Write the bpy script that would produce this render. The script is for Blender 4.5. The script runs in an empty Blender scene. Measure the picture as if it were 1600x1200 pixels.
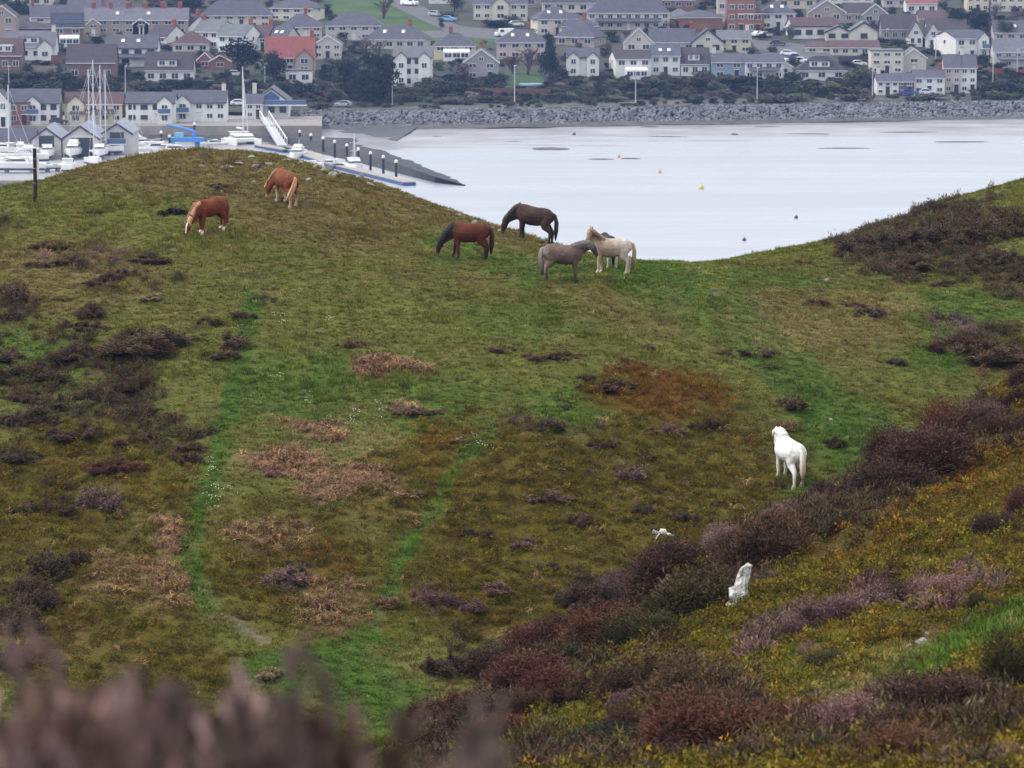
import bpy, bmesh, math, random
import numpy as np
from mathutils import Vector, Matrix
random.seed(7)
RNG = np.random.default_rng(11)
scene = bpy.context.scene
R = math.radians

# ---------------------------------------------------------------- camera
F_PX, YH, ZC = 6750.0, -230.0, 62.0            # focal length in photo pixels, horizon row, eye height above the water
PITCH = math.atan((600 - YH) / F_PX)
cam_d = bpy.data.cameras.new('camera')
cam = bpy.data.objects.new('camera', cam_d)
scene.collection.objects.link(cam)
cam.location = (0, 0, ZC)
cam.rotation_euler = (math.pi / 2 - PITCH, 0, 0)
cam_d.sensor_width = 36
cam_d.lens = F_PX / 1600 * 36
cam_d.clip_start, cam_d.clip_end = 0.5, 9000
cam_d.dof.use_dof = True
cam_d.dof.focus_distance = 132
cam_d.dof.aperture_fstop = 6.0
scene.camera = cam

# ---------------------------------------------------------------- overcast sky and soft sun
SUN_EL, SUN_AZ = R(52), R(262)                 # azimuth measured from +Y clockwise: from the left, behind thin cloud
world = bpy.data.worlds.new('World')
scene.world = world
world.use_nodes = True
nt = world.node_tree
nt.nodes.clear()
wo = nt.nodes.new('ShaderNodeOutputWorld')
bg = nt.nodes.new('ShaderNodeBackground')
sky = nt.nodes.new('ShaderNodeTexSky')
sky.sky_type = 'NISHITA'
sky.sun_disc = False
sky.sun_elevation, sky.sun_rotation = SUN_EL, SUN_AZ
sky.altitude, sky.air_density, sky.dust_density, sky.ozone_density = 60, 1.0, 2.0, 1.0
hs = nt.nodes.new('ShaderNodeHueSaturation')
hs.inputs['Saturation'].default_value = 0.3
tc = nt.nodes.new('ShaderNodeTexCoord')
nz = nt.nodes.new('ShaderNodeTexNoise')
nz.inputs['Scale'].default_value = 2.2
nz.inputs['Detail'].default_value = 6
rp = nt.nodes.new('ShaderNodeValToRGB')
rp.color_ramp.elements[0].position, rp.color_ramp.elements[0].color = 0.25, (0.84, 0.865, 0.92, 1)
rp.color_ramp.elements[1].position, rp.color_ramp.elements[1].color = 0.75, (1.0, 1.02, 1.06, 1)
mul = nt.nodes.new('ShaderNodeVectorMath'); mul.operation = 'SCALE'
mul.inputs['Scale'].default_value = 8.6
mx = nt.nodes.new('ShaderNodeMix'); mx.data_type = 'RGBA'
mx.inputs['Factor'].default_value = 0.8
L = nt.links.new
L(sky.outputs['Color'], hs.inputs['Color'])
L(tc.outputs['Generated'], nz.inputs['Vector'])
L(nz.outputs['Fac'], rp.inputs['Fac'])
L(rp.outputs['Color'], mul.inputs[0])
L(hs.outputs['Color'], mx.inputs['A'])
L(mul.outputs['Vector'], mx.inputs['B'])
L(mx.outputs['Result'], bg.inputs['Color'])
bg.inputs['Strength'].default_value = 0.1
L(bg.outputs['Background'], wo.inputs['Surface'])
sun_d = bpy.data.lights.new('sun', 'SUN')
sun_d.energy, sun_d.angle, sun_d.color = 1.3, R(14), (1.0, 0.965, 0.91)
sun = bpy.data.objects.new('sun', sun_d)
scene.collection.objects.link(sun)
sdir = Vector((math.sin(SUN_AZ) * math.cos(SUN_EL), math.cos(SUN_AZ) * math.cos(SUN_EL), math.sin(SUN_EL)))
sun.rotation_euler = sdir.to_track_quat('Z', 'Y').to_euler()
sun.location = (0, -20, 120)
vs = scene.view_settings
vs.view_transform, vs.look, vs.gamma, vs.exposure = 'Standard', 'None', 1.0, 1.0
vs.use_curve_mapping = False
cy = scene.cycles
cy.max_bounces, cy.diffuse_bounces, cy.glossy_bounces, cy.transmission_bounces, cy.transparent_max_bounces = 5, 2, 2, 3, 6
cy.volume_bounces = 0
HAZE = 0.00010
cy.use_denoising = True
cy.denoiser = 'OPENIMAGEDENOISE'
cy.denoising_input_passes = 'RGB_ALBEDO_NORMAL'
cy.denoising_prefilter = 'ACCURATE'
cy.caustics_reflective = cy.caustics_refractive = False

# ---------------------------------------------------------------- helpers
COL = scene.collection
def link(o):
    COL.objects.link(o); return o
def tag(o, label=None, cat=None, group=None, kind=None):
    if label: o['label'] = label
    if cat: o['category'] = cat
    if group: o['group'] = group
    if kind: o['kind'] = kind
    return o
def empty(name, loc, rz=0, label=None, cat=None, group=None):
    o = link(bpy.data.objects.new(name, None))
    o.empty_display_size = 0.2
    o.location = loc; o.rotation_euler = (0, 0, rz)
    return tag(o, label, cat, group)
def mesh_obj(name, me, parent=None, mat=None, smooth=False):
    o = link(bpy.data.objects.new(name, me))
    if mat and not me.materials: me.materials.append(mat)
    if parent: o.parent = parent
    if smooth: me.polygons.foreach_set('use_smooth', [True] * len(me.polygons))
    return o
def pydata(name, v, f):
    me = bpy.data.meshes.new(name); me.from_pydata([tuple(p) for p in v], [], [tuple(q) for q in f]); me.update(); return me

class MB:
    """collects simple shapes into one mesh"""
    def __init__(s): s.v, s.f = [], []
    def add(s, v, f):
        n = len(s.v); s.v += [tuple(p) for p in v]; s.f += [tuple(i + n for i in q) for q in f]; return s
    def box(s, x0, x1, y0, y1, z0, z1):
        return s.add([(x0,y0,z0),(x1,y0,z0),(x1,y1,z0),(x0,y1,z0),(x0,y0,z1),(x1,y0,z1),(x1,y1,z1),(x0,y1,z1)],
                     [(0,3,2,1),(4,5,6,7),(0,1,5,4),(1,2,6,5),(2,3,7,6),(3,0,4,7)])
    def hexa(s, a, b):
        """a: 4 bottom points, b: 4 top points, same order"""
        return s.add(list(a) + list(b), [(0,3,2,1),(4,5,6,7),(0,1,5,4),(1,2,6,5),(2,3,7,6),(3,0,4,7)])
    def tube(s, pts, rad, n=8, cap=True, ry=None):
        pts = [Vector(p) for p in pts]
        rings = []
        up = Vector((0, 0, 1))
        prev = None
        for i, p in enumerate(pts):
            t = (pts[min(i+1, len(pts)-1)] - pts[max(i-1, 0)]).normalized()
            a = prev - t * prev.dot(t) if prev is not None else (up.cross(t) if abs(t.z) < 0.95 else Vector((1, 0, 0)).cross(t))
            a.normalize(); b = t.cross(a); prev = a
            r = rad[i] if hasattr(rad, '__len__') else rad
            q = (ry[i] if hasattr(ry, '__len__') else ry) if ry is not None else r
            rings.append([p + a * (math.cos(2*math.pi*k/n) * r) + b * (math.sin(2*math.pi*k/n) * q) for k in range(n)])
        v = [c for rg in rings for c in rg]; f = []
        for i in range(len(rings) - 1):
            for k in range(n):
                f.append((i*n+k, i*n+(k+1) % n, (i+1)*n+(k+1) % n, (i+1)*n+k))
        if cap:
            f.append(tuple(range(n-1, -1, -1))); f.append(tuple((len(rings)-1)*n + k for k in range(n)))
        return s.add(v, f)
    def prism(s, poly, y0, y1):
        """polygon in the xz plane (anticlockwise seen from -y) pushed from y0 to y1"""
        n = len(poly)
        v = [(x, y0, z) for x, z in poly] + [(x, y1, z) for x, z in poly]
        f = [tuple(range(n)), tuple(range(2*n-1, n-1, -1))] + [(i, i+n, (i+1) % n + n, (i+1) % n) for i in range(n)]
        return s.add(v, f)
    def mesh(s, name): return pydata(name, s.v, s.f)
    def build(s, name, mat=None, parent=None, smooth=False):
        return mesh_obj(name, s.mesh(name), parent, mat, smooth)

def col4(c): return (c[0], c[1], c[2], 1)
_mats = {}
def mat(name, color=(.5, .5, .5), rough=0.85, spec=0.3, var=0.12, scale=3.0, bump=0.0, metal=0.0, use_obj=False, detail=4, bscale=None, tint=None):
    """plain procedural material: a base colour with fine noise variation and optional relief"""
    if name in _mats: return _mats[name]
    m = bpy.data.materials.new(name); m.use_nodes = True; _mats[name] = m
    t = m.node_tree; b = t.nodes['Principled BSDF']
    b.inputs['Roughness'].default_value = rough
    b.inputs['Specular IOR Level'].default_value = spec
    b.inputs['Metallic'].default_value = metal
    tcn = t.nodes.new('ShaderNodeTexCoord')
    n = t.nodes.new('ShaderNodeTexNoise'); n.inputs['Scale'].default_value = scale; n.inputs['Detail'].default_value = detail
    t.links.new(tcn.outputs['Object'], n.inputs['Vector'])
    mxx = t.nodes.new('ShaderNodeMix'); mxx.data_type = 'RGBA'; mxx.blend_type = 'MULTIPLY'; mxx.inputs['Factor'].default_value = 1
    r = t.nodes.new('ShaderNodeMapRange')
    r.inputs['From Min'].default_value, r.inputs['From Max'].default_value = 0.25, 0.75
    r.inputs['To Min'].default_value, r.inputs['To Max'].default_value = 1 - var, 1 + var
    t.links.new(n.outputs['Fac'], r.inputs['Value'])
    if use_obj:
        oi = t.nodes.new('ShaderNodeObjectInfo'); t.links.new(oi.outputs['Color'], mxx.inputs['A'])
    else:
        mxx.inputs['A'].default_value = col4(color)
    t.links.new(r.outputs['Result'], mxx.inputs['B'])
    t.links.new(mxx.outputs['Result'], b.inputs['Base Color'])
    if bump:
        bp = t.nodes.new('ShaderNodeBump'); bp.inputs['Strength'].default_value = bump; bp.inputs['Distance'].default_value = 0.05
        n2 = t.nodes.new('ShaderNodeTexNoise'); n2.inputs['Scale'].default_value = bscale or scale * 4; n2.inputs['Detail'].default_value = 5
        t.links.new(tcn.outputs['Object'], n2.inputs['Vector']); t.links.new(n2.outputs['Fac'], bp.inputs['Height'])
        t.links.new(bp.outputs['Normal'], b.inputs['Normal'])
    return m

def attr_mat(name, attr, rough=0.9, spec=0.15, inst=False, tip=False, bump=0.0, bscale=18, noise=0.25, nscale=6, fine=0.0):
    """colour from a stored attribute (per instance or per vertex), varied by noise"""
    m = bpy.data.materials.new(name); m.use_nodes = True
    t = m.node_tree; b = t.nodes['Principled BSDF']
    b.inputs['Roughness'].default_value = rough; b.inputs['Specular IOR Level'].default_value = spec
    a = t.nodes.new('ShaderNodeAttribute'); a.attribute_name = attr
    a.attribute_type = 'INSTANCER' if inst else 'GEOMETRY'
    src = a.outputs['Color']
    if tip:
        a2 = t.nodes.new('ShaderNodeAttribute'); a2.attribute_name = 'tip'; a2.attribute_type = 'GEOMETRY'
        mm = t.nodes.new('ShaderNodeVectorMath'); mm.operation = 'MULTIPLY'
        t.links.new(src, mm.inputs[0]); t.links.new(a2.outputs['Color'], mm.inputs[1]); src = mm.outputs['Vector']
    if noise:
        tcn = t.nodes.new('ShaderNodeTexCoord'); n = t.nodes.new('ShaderNodeTexNoise')
        n.inputs['Scale'].default_value = nscale; n.inputs['Detail'].default_value = 6; n.inputs['Roughness'].default_value = 0.65
        t.links.new(tcn.outputs['Object'], n.inputs['Vector'])
        r = t.nodes.new('ShaderNodeMapRange'); r.inputs['From Min'].default_value, r.inputs['From Max'].default_value = 0.3, 0.7
        r.inputs['To Min'].default_value, r.inputs['To Max'].default_value = 1 - noise, 1 + noise
        t.links.new(n.outputs['Fac'], r.inputs['Value'])
        mm = t.nodes.new('ShaderNodeVectorMath'); mm.operation = 'SCALE'
        t.links.new(src, mm.inputs[0]); t.links.new(r.outputs['Result'], mm.inputs['Scale']); src = mm.outputs['Vector']
    if fine:
        n3 = t.nodes.new('ShaderNodeTexNoise'); n3.inputs['Scale'].default_value = 22; n3.inputs['Detail'].default_value = 3
        t.links.new(tcn.outputs['Object'], n3.inputs['Vector'])
        r3 = t.nodes.new('ShaderNodeMapRange'); r3.inputs['From Min'].default_value, r3.inputs['From Max'].default_value = 0.35, 0.65
        r3.inputs['To Min'].default_value, r3.inputs['To Max'].default_value = 1 - fine, 1 + fine
        t.links.new(n3.outputs['Fac'], r3.inputs['Value'])
        mm = t.nodes.new('ShaderNodeVectorMath'); mm.operation = 'SCALE'
        t.links.new(src, mm.inputs[0]); t.links.new(r3.outputs['Result'], mm.inputs['Scale']); src = mm.outputs['Vector']
    t.links.new(src, b.inputs['Base Color'])
    if bump:
        bp = t.nodes.new('ShaderNodeBump'); bp.inputs['Strength'].default_value = bump; bp.inputs['Distance'].default_value = 0.06
        n2 = t.nodes.new('ShaderNodeTexNoise'); n2.inputs['Scale'].default_value = bscale; n2.inputs['Detail'].default_value = 6
        tcn = t.nodes.new('ShaderNodeTexCoord')
        t.links.new(tcn.outputs['Object'], n2.inputs['Vector']); t.links.new(n2.outputs['Fac'], bp.inputs['Height'])
        t.links.new(bp.outputs['Normal'], b.inputs['Normal'])
    return m

# pixel of the photograph <-> ray / world
_cp, _sp = math.cos(PITCH), math.sin(PITCH)
def ray(px, py):
    u = (np.asarray(px, float) - 800) / F_PX; v = (600 - np.asarray(py, float)) / F_PX
    return np.stack([u, _cp + v * _sp, -_sp + v * _cp], -1)
def at_depth(px, py, D):
    d = ray(px, py); t = np.asarray(D, float) / d[..., 1]
    return d * t[..., None] + np.array([0, 0, ZC])
def to_px(P):
    P = np.asarray(P, float); x, y, z = P[..., 0], P[..., 1], P[..., 2] - ZC
    w = y * _cp - z * _sp; v = y * _sp + z * _cp
    w = np.maximum(w, 1e-3)
    return 800 + F_PX * x / w, 600 - F_PX * v / w

# lattice noise
def _hash(ix, iy, seed):
    h = (ix.astype(np.int64) * 374761393 + iy.astype(np.int64) * 668265263 + seed * 144269504) & 0xffffffff
    h = ((h ^ (h >> 13)) * 1274126177) & 0xffffffff
    return ((h ^ (h >> 16)) & 0xffff) / 65535.0
def vnoise(x, y, seed=0):
    x = np.asarray(x, float); y = np.asarray(y, float)
    ix, iy = np.floor(x), np.floor(y); fx, fy = x - ix, y - iy
    fx = fx * fx * (3 - 2 * fx); fy = fy * fy * (3 - 2 * fy)
    a = _hash(ix, iy, seed); b = _hash(ix + 1, iy, seed); c = _hash(ix, iy + 1, seed); d = _hash(ix + 1, iy + 1, seed)
    return (a * (1 - fx) + b * fx) * (1 - fy) + (c * (1 - fx) + d * fx) * fy
def fbm(x, y, seed=0, octv=4, gain=0.5):
    s, a, n = 0, 1.0, 0
    for i in range(octv):
        s = s + a * (vnoise(x * 2 ** i + 13.7 * i, y * 2 ** i - 7.3 * i, seed + i) - 0.5); n += a; a *= gain
    return s / n * 2
def sstep(a, b, x):
    t = np.clip((x - a) / (b - a), 0, 1); return t * t * (3 - 2 * t)

# ================================================================ THE HILL
CREST = [(-900,560,140),(-300,380,150),(0,305,155),(100,275,159),(200,250,162),(300,238,164),(370,235,165),(500,260,163),(600,292,160),(700,328,157),(800,368,154),
         (900,402,154),(1000,414,157),(1100,413,158),(1180,400,161),(1250,382,163),(1320,370,165),(1400,352,167),(1450,332,168),(1500,308,169),(1600,280,171),(1900,225,176),(2500,190,182)]
FAR = [(325,366,146),(440,328,151),(730,404,148.5),(830,374,151.5),(880,436,142),(960,430,142.5),(0,400,145),(0,500,137),(0,600,130),(0,750,121),(0,900,113),
       (200,330,151),(300,500,134.5),(300,650,125.5),(300,800,117.5),(300,950,110.5),(560,400,145),(560,500,136.5),(560,650,126.5),(560,800,118),(560,950,111),(560,1100,105.5),
       (850,550,131.5),(850,700,123),(850,850,116),(800,1000,110),(1050,500,138),(1100,600,131),(1240,752,123.5),(1100,750,123),(1350,480,144),(1350,620,133),
       (1400,690,128),(1550,400,154),(1550,520,143),(1620,560,139),(1040,845,117.5),(680,1150,103),(400,1080,105.5),(200,1060,106),(0,1050,105.5),
       (300,1250,100),(0,1250,99),(600,1250,99),(-500,600,128),(-500,900,112),(-500,1200,99),(2000,450,150),(2000,650,135)]
CONT = [(600,1230,60),(650,1185,62),(750,1098,66),(850,1015,70),(1000,910,76),(1100,855,80),(1200,808,84),(1300,758,88),(1400,702,92),(1500,652,96),(1600,602,100),(1900,470,110),(2300,330,118)]
NEAR = [(1600,700,88),(1400,800,80),(1200,900,73),(1600,850,70),(1400,920,66.5),(1100,980,67),(1480,1030,55.5),(1600,950,60),(1000,1050,61),(850,1105,61),
        (1000,1200,46),(720,1200,57),(1300,1200,40),(1600,1200,36),(1250,1060,54),(1600,1080,48),(2000,900,60),(2000,1200,34)]
pts = [at_depth(*p) for p in CREST + FAR + CONT + NEAR]
for px, py, D in CREST:                                   # the hill falls away to the sea behind its skyline
    for dd, dz in ((14, -1.6), (32, -7.5), (62, -24), (110, -46), (170, -62), (260, -66)):
        q = at_depth(px, py, D + dd); base = at_depth(px, py, D)
        pts.append(np.array([q[0], q[1], base[2] + dz - dd * 0.07]))
for (px, py, D), dd, dz in zip(CONT, (16,17,18,18,17,17,17,17,16,15,14,13,12), (2.6,2.8,2.8,2.7,2.5,2.4,2.2,2.1,1.9,1.8,1.7,1.5,1.4)):
    q = at_depth(px, py, D + dd); pts.append(q - np.array([0, 0, dz]))
for x in (-9, -3, 3, 9):                                  # the ground the photographer stands on
    for y, z in ((-12, 0.6), (-3, 0.0), (2.5, -0.05), (6, -0.18), (12, -1.7), (20, -3.6), (28, -5.3)):
        pts.append(np.array([x, y, ZC - 1.62 + z + (0.05 * x if y < 30 else 0) * 0.3]))
for x, y, z in ((-10, 40, -9.6), (-4, 40, -9.4), (-12, 60, -13.6), (-5, 60, -13.6), (-14, 80, -18), (-6, 80, -18.2), (-30, 40, -8), (-30, 80, -15), (30, 30, -3), (30, 60, -7)):
    pts.append(np.array([x, y, ZC + z]))
P0 = np.array(pts)
def tps_fit(P, lam=0.02):
    n = len(P); d = np.hypot(P[:, None, 0] - P[None, :, 0], P[:, None, 1] - P[None, :, 1])
    K = np.where(d > 0, d * d * np.log(d + 1e-9), 0) + np.eye(n) * lam * n
    Q = np.c_[np.ones(n), P[:, :2]]
    A = np.block([[K, Q], [Q.T, np.zeros((3, 3))]])
    return np.linalg.solve(A, np.r_[P[:, 2], 0, 0, 0])
_w = tps_fit(P0)
def tps(x, y):
    out = np.zeros(np.shape(x)); n = len(P0)
    for i in range(n):
        d2 = (x - P0[i, 0]) ** 2 + (y - P0[i, 1]) ** 2
        out += _w[i] * 0.5 * d2 * np.log(d2 + 1e-9)
    return out + _w[n] + _w[n + 1] * x + _w[n + 2] * y
core = np.arange(-27, 27.01, 0.22)
out_ = np.cumsum(0.22 * 1.13 ** np.arange(1, 36))
GX = np.r_[-27 - out_[::-1], core, 27 + out_]
GY = np.r_[np.arange(-14, 30, 0.7), np.arange(30, 176, 0.24), 176 + np.cumsum(0.24 * 1.09 ** np.arange(1, 44))]
GXX, GYY = np.meshgrid(GX, GY)
coarseX = np.r_[np.linspace(GX[0], -28, 14), np.arange(-27, 27.1, 1.0), np.linspace(28, GX[-1], 14)]
coarseY = np.r_[np.arange(-14, 180, 1.0), np.linspace(181, GY[-1], 40)]
cz = tps(*np.meshgrid(coarseX, coarseY))
def interp2(X, Y, Z, x, y):
    x = np.asarray(x, float); y = np.asarray(y, float)
    i = np.clip(np.searchsorted(X, x) - 1, 0, len(X) - 2); j = np.clip(np.searchsorted(Y, y) - 1, 0, len(Y) - 2)
    a = np.clip((x - X[i]) / (X[i + 1] - X[i]), 0, 1); b = np.clip((y - Y[j]) / (Y[j + 1] - Y[j]), 0, 1)
    return (Z[j, i] * (1 - a) + Z[j, i + 1] * a) * (1 - b) + (Z[j + 1, i] * (1 - a) + Z[j + 1, i + 1] * a) * b
GZ = interp2(coarseX, coarseY, cz, GXX, GYY)
GZ = np.where(GYY > 60, np.maximum(GZ, -6), GZ)
lump = sstep(30, 60, GYY)
GZ += lump * (0.16 * fbm(GXX / 3.3, GYY / 3.3, 3) + 0.10 * fbm(GXX / 1.0, GYY / 1.2, 9) + 0.05 * fbm(GXX / 0.4, GYY / 0.5, 15, 2))
def hz(x, y): return interp2(GX, GY, GZ, x, y)
def hit(px, py, lo=25.0, hi=215.0):
    """first point of the hill seen along the rays through these photo pixels"""
    px = np.atleast_1d(np.asarray(px, float)); py = np.atleast_1d(np.asarray(py, float))
    Ds = np.arange(lo, hi, 0.2)
    d = ray(px, py); t = Ds[None, :] / d[:, 1:2]
    X = d[:, 0:1] * t; Z = ZC + d[:, 2:3] * t
    below = Z < hz(X, Ds[None, :] + 0 * X)
    k = np.where(below.any(1), below.argmax(1), len(Ds) - 1)
    r = np.arange(len(px))
    return np.stack([X[r, k], Ds[k], hz(X[r, k], Ds[k])], -1)

# ---- what grows where: patches of the moor, worked out once per ground point
_cpx = np.array([c[0] for c in CONT], float); _cD = np.array([c[2] for c in CONT], float)
def blob(px, py, items):
    m = np.zeros(np.shape(px))
    for it in items:
        cx, cy_, rx, ry = it[:4]; an = R(it[4]) if len(it) > 4 else 0; st = it[5] if len(it) > 5 else 1
        dx, dy = px - cx, py - cy_
        u = (dx * math.cos(an) + dy * math.sin(an)) / rx; v = (-dx * math.sin(an) + dy * math.cos(an)) / ry
        m = np.maximum(m, st * (1 - sstep(0.55, 1.25, np.hypot(u, v))))
    return m
def line(px, py, poly, w):
    m = np.zeros(np.shape(px))
    for (x0, y0), (x1, y1) in zip(poly[:-1], poly[1:]):
        t = np.clip(((px - x0) * (x1 - x0) + (py - y0) * (y1 - y0)) / ((x1 - x0) ** 2 + (y1 - y0) ** 2), 0, 1)
        d = np.hypot(px - x0 - t * (x1 - x0), py - y0 - t * (y1 - y0))
        m = np.maximum(m, 1 - sstep(w * 0.5, w * 1.3, d))
    return m
CT = dict(green=(.058, .108, .013), mid=(.106, .116, .022), dry=(.185, .158, .062), brown=(.130, .100, .036), moss=(.092, .072, .008), rust=(.125, .054, .007),  # moss and rust darkened to paint in shade on the bowl's lower slopes
          bracken=(.250, .152, .088), dark=(.052, .039, .025), purple=(.120, .080, .082), soil=(.20, .165, .12))
TYPES = list(CT)
TCOL = np.array([CT[k] for k in TYPES])
def zones(x, y, z=None):
    """weights of the ten ground covers at ground points"""
    if z is None: z = hz(x, y)
    px, py = to_px(np.stack([x, y, z], -1))
    n1 = fbm(x / 2.2, y / 3.2, 31); n2 = fbm(x / 0.7, y / 1.0, 41); n3 = fbm(x / 6.0, y / 8.0, 51)
    near = y < np.interp(px, _cpx, _cD) + 3.0
    n4 = fbm(x / 0.33, y / 0.5, 61, 3)
    qx = px + 46 * n1 + 30 * n2 + 14 * n4; qy = py + 26 * n1 + 20 * n2 + 12 * n4
    lx_, ly_ = px + 9 * n4 + 5 * n2, py + 7 * n4 + 4 * n2
    W = {k: np.zeros(np.shape(x)) for k in TYPES}
    # ---------------- far bowl
    W['mid'] = np.ones(np.shape(x)) * 0.55
    W['brown'] = 0.25 + 0.5 * n3 + 0.35 * n2 + 1.25 * blob(qx, qy, [(330,275,330,45,6),(480,330,200,50,10,.7),(700,330,150,30,18,.7),(100,420,150,70,0,.6),(960,480,100,40,0,.4),(1250,500,160,60,0,.5)])
    W['dry'] = 0.12 + 0.5 * np.clip(n2, 0, 1) + 0.8 * blob(qx, qy, [(370,265,120,20),(110,420,90,30),(1230,520,100,40),(1100,480,120,50,0,.6),(700,360,120,25,10,.5),(1380,470,70,20),(500,1010,90,25,0,.5),(650,1060,90,40,0,.5),(240,830,60,25),(1180,690,80,40,0,.5),(560,690,110,35,0,.6)])
    W['green'] = (np.clip(0.16 + 0.55 * n3, 0, 1) * 0.7
                  + 1.9 * line(lx_, ly_, [(395,470),(365,600),(338,720),(308,800),(300,900),(330,950)], 15)
                  + 1.0 * line(lx_, ly_, [(1000,440),(1130,490),(1230,570),(1310,660),(1400,700)], 42)
                  + 0.9 * line(lx_, ly_, [(560,1000),(470,1030),(390,1045)], 20)
                  + 2.1 * line(lx_, ly_, [(770,680),(715,720),(690,780),(640,850),(605,930),(583,985)], 12)
                  + 1.5 * blob(qx, qy, [(480,1045,120,35,-8),(590,1090,110,60,30),(560,1010,60,22),(1290,680,130,60,-10,.55),(1460,540,60,45,-40,.6),(1500,480,110,40,0,.5),(880,640,80,40,0,.5),(470,600,130,70,0,.45),(1140,440,200,25,0,.4),(960,430,200,25,0,.5),(740,405,90,16,0,.5),(820,500,160,40,0,.3),(700,640,130,60,0,.4),(1245,760,40,25),(1080,640,30,20,0,.4),(60,560,70,40,0,.5)]))
    W['moss'] = 1.5 * blob(qx, qy, [(130,780,190,120,0),(120,960,190,110,10,.9),(450,880,170,110,0,.75),(520,960,110,60,0,.7),(900,800,330,140,5),(1120,740,160,100,0),(790,900,200,110,0,.9),(700,790,80,100,-50,.7),(960,900,120,70,-25,.8),(1040,640,130,60,0,.9),(240,1060,180,60,0,.9),(1390,640,80,40,0,.3)])
    W['rust'] = 2.2 * blob(qx, qy, [(1045,622,95,38,0),(860,760,60,20,0,.35),(480,870,90,30,0,.4),(180,750,80,25,0,.35)]) + 0.9 * np.clip(n1 * 1.4 - 0.1, 0, 1) * (W['moss'] > 0.3)
    W['bracken'] = 1.7 * blob(qx, qy, [(545,760,95,26,-4),(450,722,70,22,0,.8),(610,580,70,14,0,.8),(420,830,90,35,0,.65),(268,838,32,30,0),(525,950,70,55,-20,.7),(200,910,110,45,0,.55),(700,940,45,25,0,.4),(480,660,50,14,0,.6),(640,640,40,10,0,.5),(130,1010,120,30,0,.4)])
    W['dark'] = np.clip(.75 + 1.5 * n2 + .8 * n4, 0, 2) * 1.1 * blob(qx, qy, [(120,600,150,95,0,.75),(260,690,70,40,0,.6),(200,440,100,25,0,.5),(20,480,40,35),(1460,380,150,60,-8),(1560,430,90,40,0,.8),(1545,545,80,35,0,.7),(60,930,70,70,-40),(90,790,70,40,0,.6),(760,1015,60,30,0,.8),(40,370,50,30,0,.3)])
    W['purple'] = 1.0 * blob(qx, qy, [(1500,525,60,25,0,.9),(460,905,40,28),(700,945,40,25),(150,765,45,30,0,.8),(870,890,60,25,0,.6),(980,735,60,20,0,.6),(120,400,80,20,0,.6),(330,262,90,15,0,.4),(860,670,90,18,0,.5)])
    W['soil'] = 1.6 * np.maximum(line(lx_, ly_, [(612,920),(580,988)], 5), np.maximum(line(lx_, ly_, [(318,915),(345,950)], 6), blob(px, py, [(1112,458,17,4)])))
    W['soil'] += 1.4 * line(qx, qy, [(370,970),(410,1000)], 6)
    # ---------------- near spur
    if near.any():
        N = {k: np.zeros(np.shape(x)) for k in TYPES}
        N['moss'] = 1.0 + 0.5 * n1
        N['rust'] = np.clip(0.35 + 0.9 * n1, 0, 2) + 0.8 * blob(qx, qy, [(1350,830,120,25,-28),(1520,740,90,30,-28,.8),(1180,830,60,18,-25)])
        N['mid'] = 0.25 + 0.5 * np.clip(n2, 0, 1) + 0.6 * blob(qx, qy, [(850,1150,170,50),(1300,1050,120,60)])
        N['dry'] = 0.25 * np.clip(n2, 0, 1) + 1.5 * line(qx, qy, [(1290,1090),(1360,1075),(1420,1030),(1470,985)], 20)
        N['green'] = 0.2 + 2.6 * line(lx_, ly_, [(1385,1075),(1460,1040),(1530,990),(1640,955)], 30)
        N['soil'] = 1.7 * line(lx_, ly_, [(1290,1092),(1350,1075),(1410,1035),(1455,1000)], 9) + 1.8 * blob(px, py, [(690,1180,25,10,-25)])
        N['dark'] = 1.7 * np.maximum(line(qx, qy, [(660,1180),(800,1090),(960,980),(1100,900),(1230,830),(1420,750),(1560,660)], 36), blob(qx, qy, [(1100,1130,130,70),(1480,1120,130,45),(900,1190,120,30),(1400,1190,200,30,0,.6)]))
        N['purple'] = 1.3 * line(qx, qy, [(1170,1010),(1300,965),(1420,940),(1560,915)], 24) + 0.7 * blob(qx, qy, [(1330,1130,120,30),(1100,1050,80,20)])
        for k in TYPES: W[k] = np.where(near, N[k], W[k])
    A = np.clip(np.stack([W[k] for k in TYPES], -1), 0, None)
    return A, near, px, py
def zone_rgb(A, sharp=2.2):
    B = A ** sharp; B /= B.sum(-1, keepdims=True)
    return B, B @ TCOL

A_, near_, gpx, gpy = zones(GXX, GYY, GZ)
_, rgb = zone_rgb(A_)
spk = fbm(GXX / 0.5, GYY / 0.6, 77, 3)
rgb = rgb * (1 + 0.35 * spk)[..., None] * 0.72
nx, ny = len(GX), len(GY)
me = bpy.data.meshes.new('hill')
me.vertices.add(nx * ny)
me.vertices.foreach_set('co', np.stack([GXX, GYY, GZ], -1).astype(np.float32).ravel())
ii = (np.arange(ny - 1)[:, None] * nx + np.arange(nx - 1)[None, :]).ravel()
quads = np.stack([ii, ii + 1, ii + nx + 1, ii + nx], -1).astype(np.int32)
me.loops.add(quads.size); me.loops.foreach_set('vertex_index', quads.ravel())
me.polygons.add(len(quads)); me.polygons.foreach_set('loop_start', np.arange(0, quads.size, 4, dtype=np.int32))
me.polygons.foreach_set('use_smooth', np.ones(len(quads), bool))
me.update()
ca = me.attributes.new('col', 'FLOAT_COLOR', 'POINT')
ca.data.foreach_set('color', np.c_[rgb.reshape(-1, 3), np.ones(nx * ny)].astype(np.float32).ravel())
hill = mesh_obj('hill', me, None, attr_mat('turf', 'col', 0.95, 0.1, bump=0.9, bscale=9, noise=0.28, nscale=5, fine=0.35))
tag(hill, 'grassy moorland hill with a saddle above the bay', None, None, 'structure')

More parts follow.
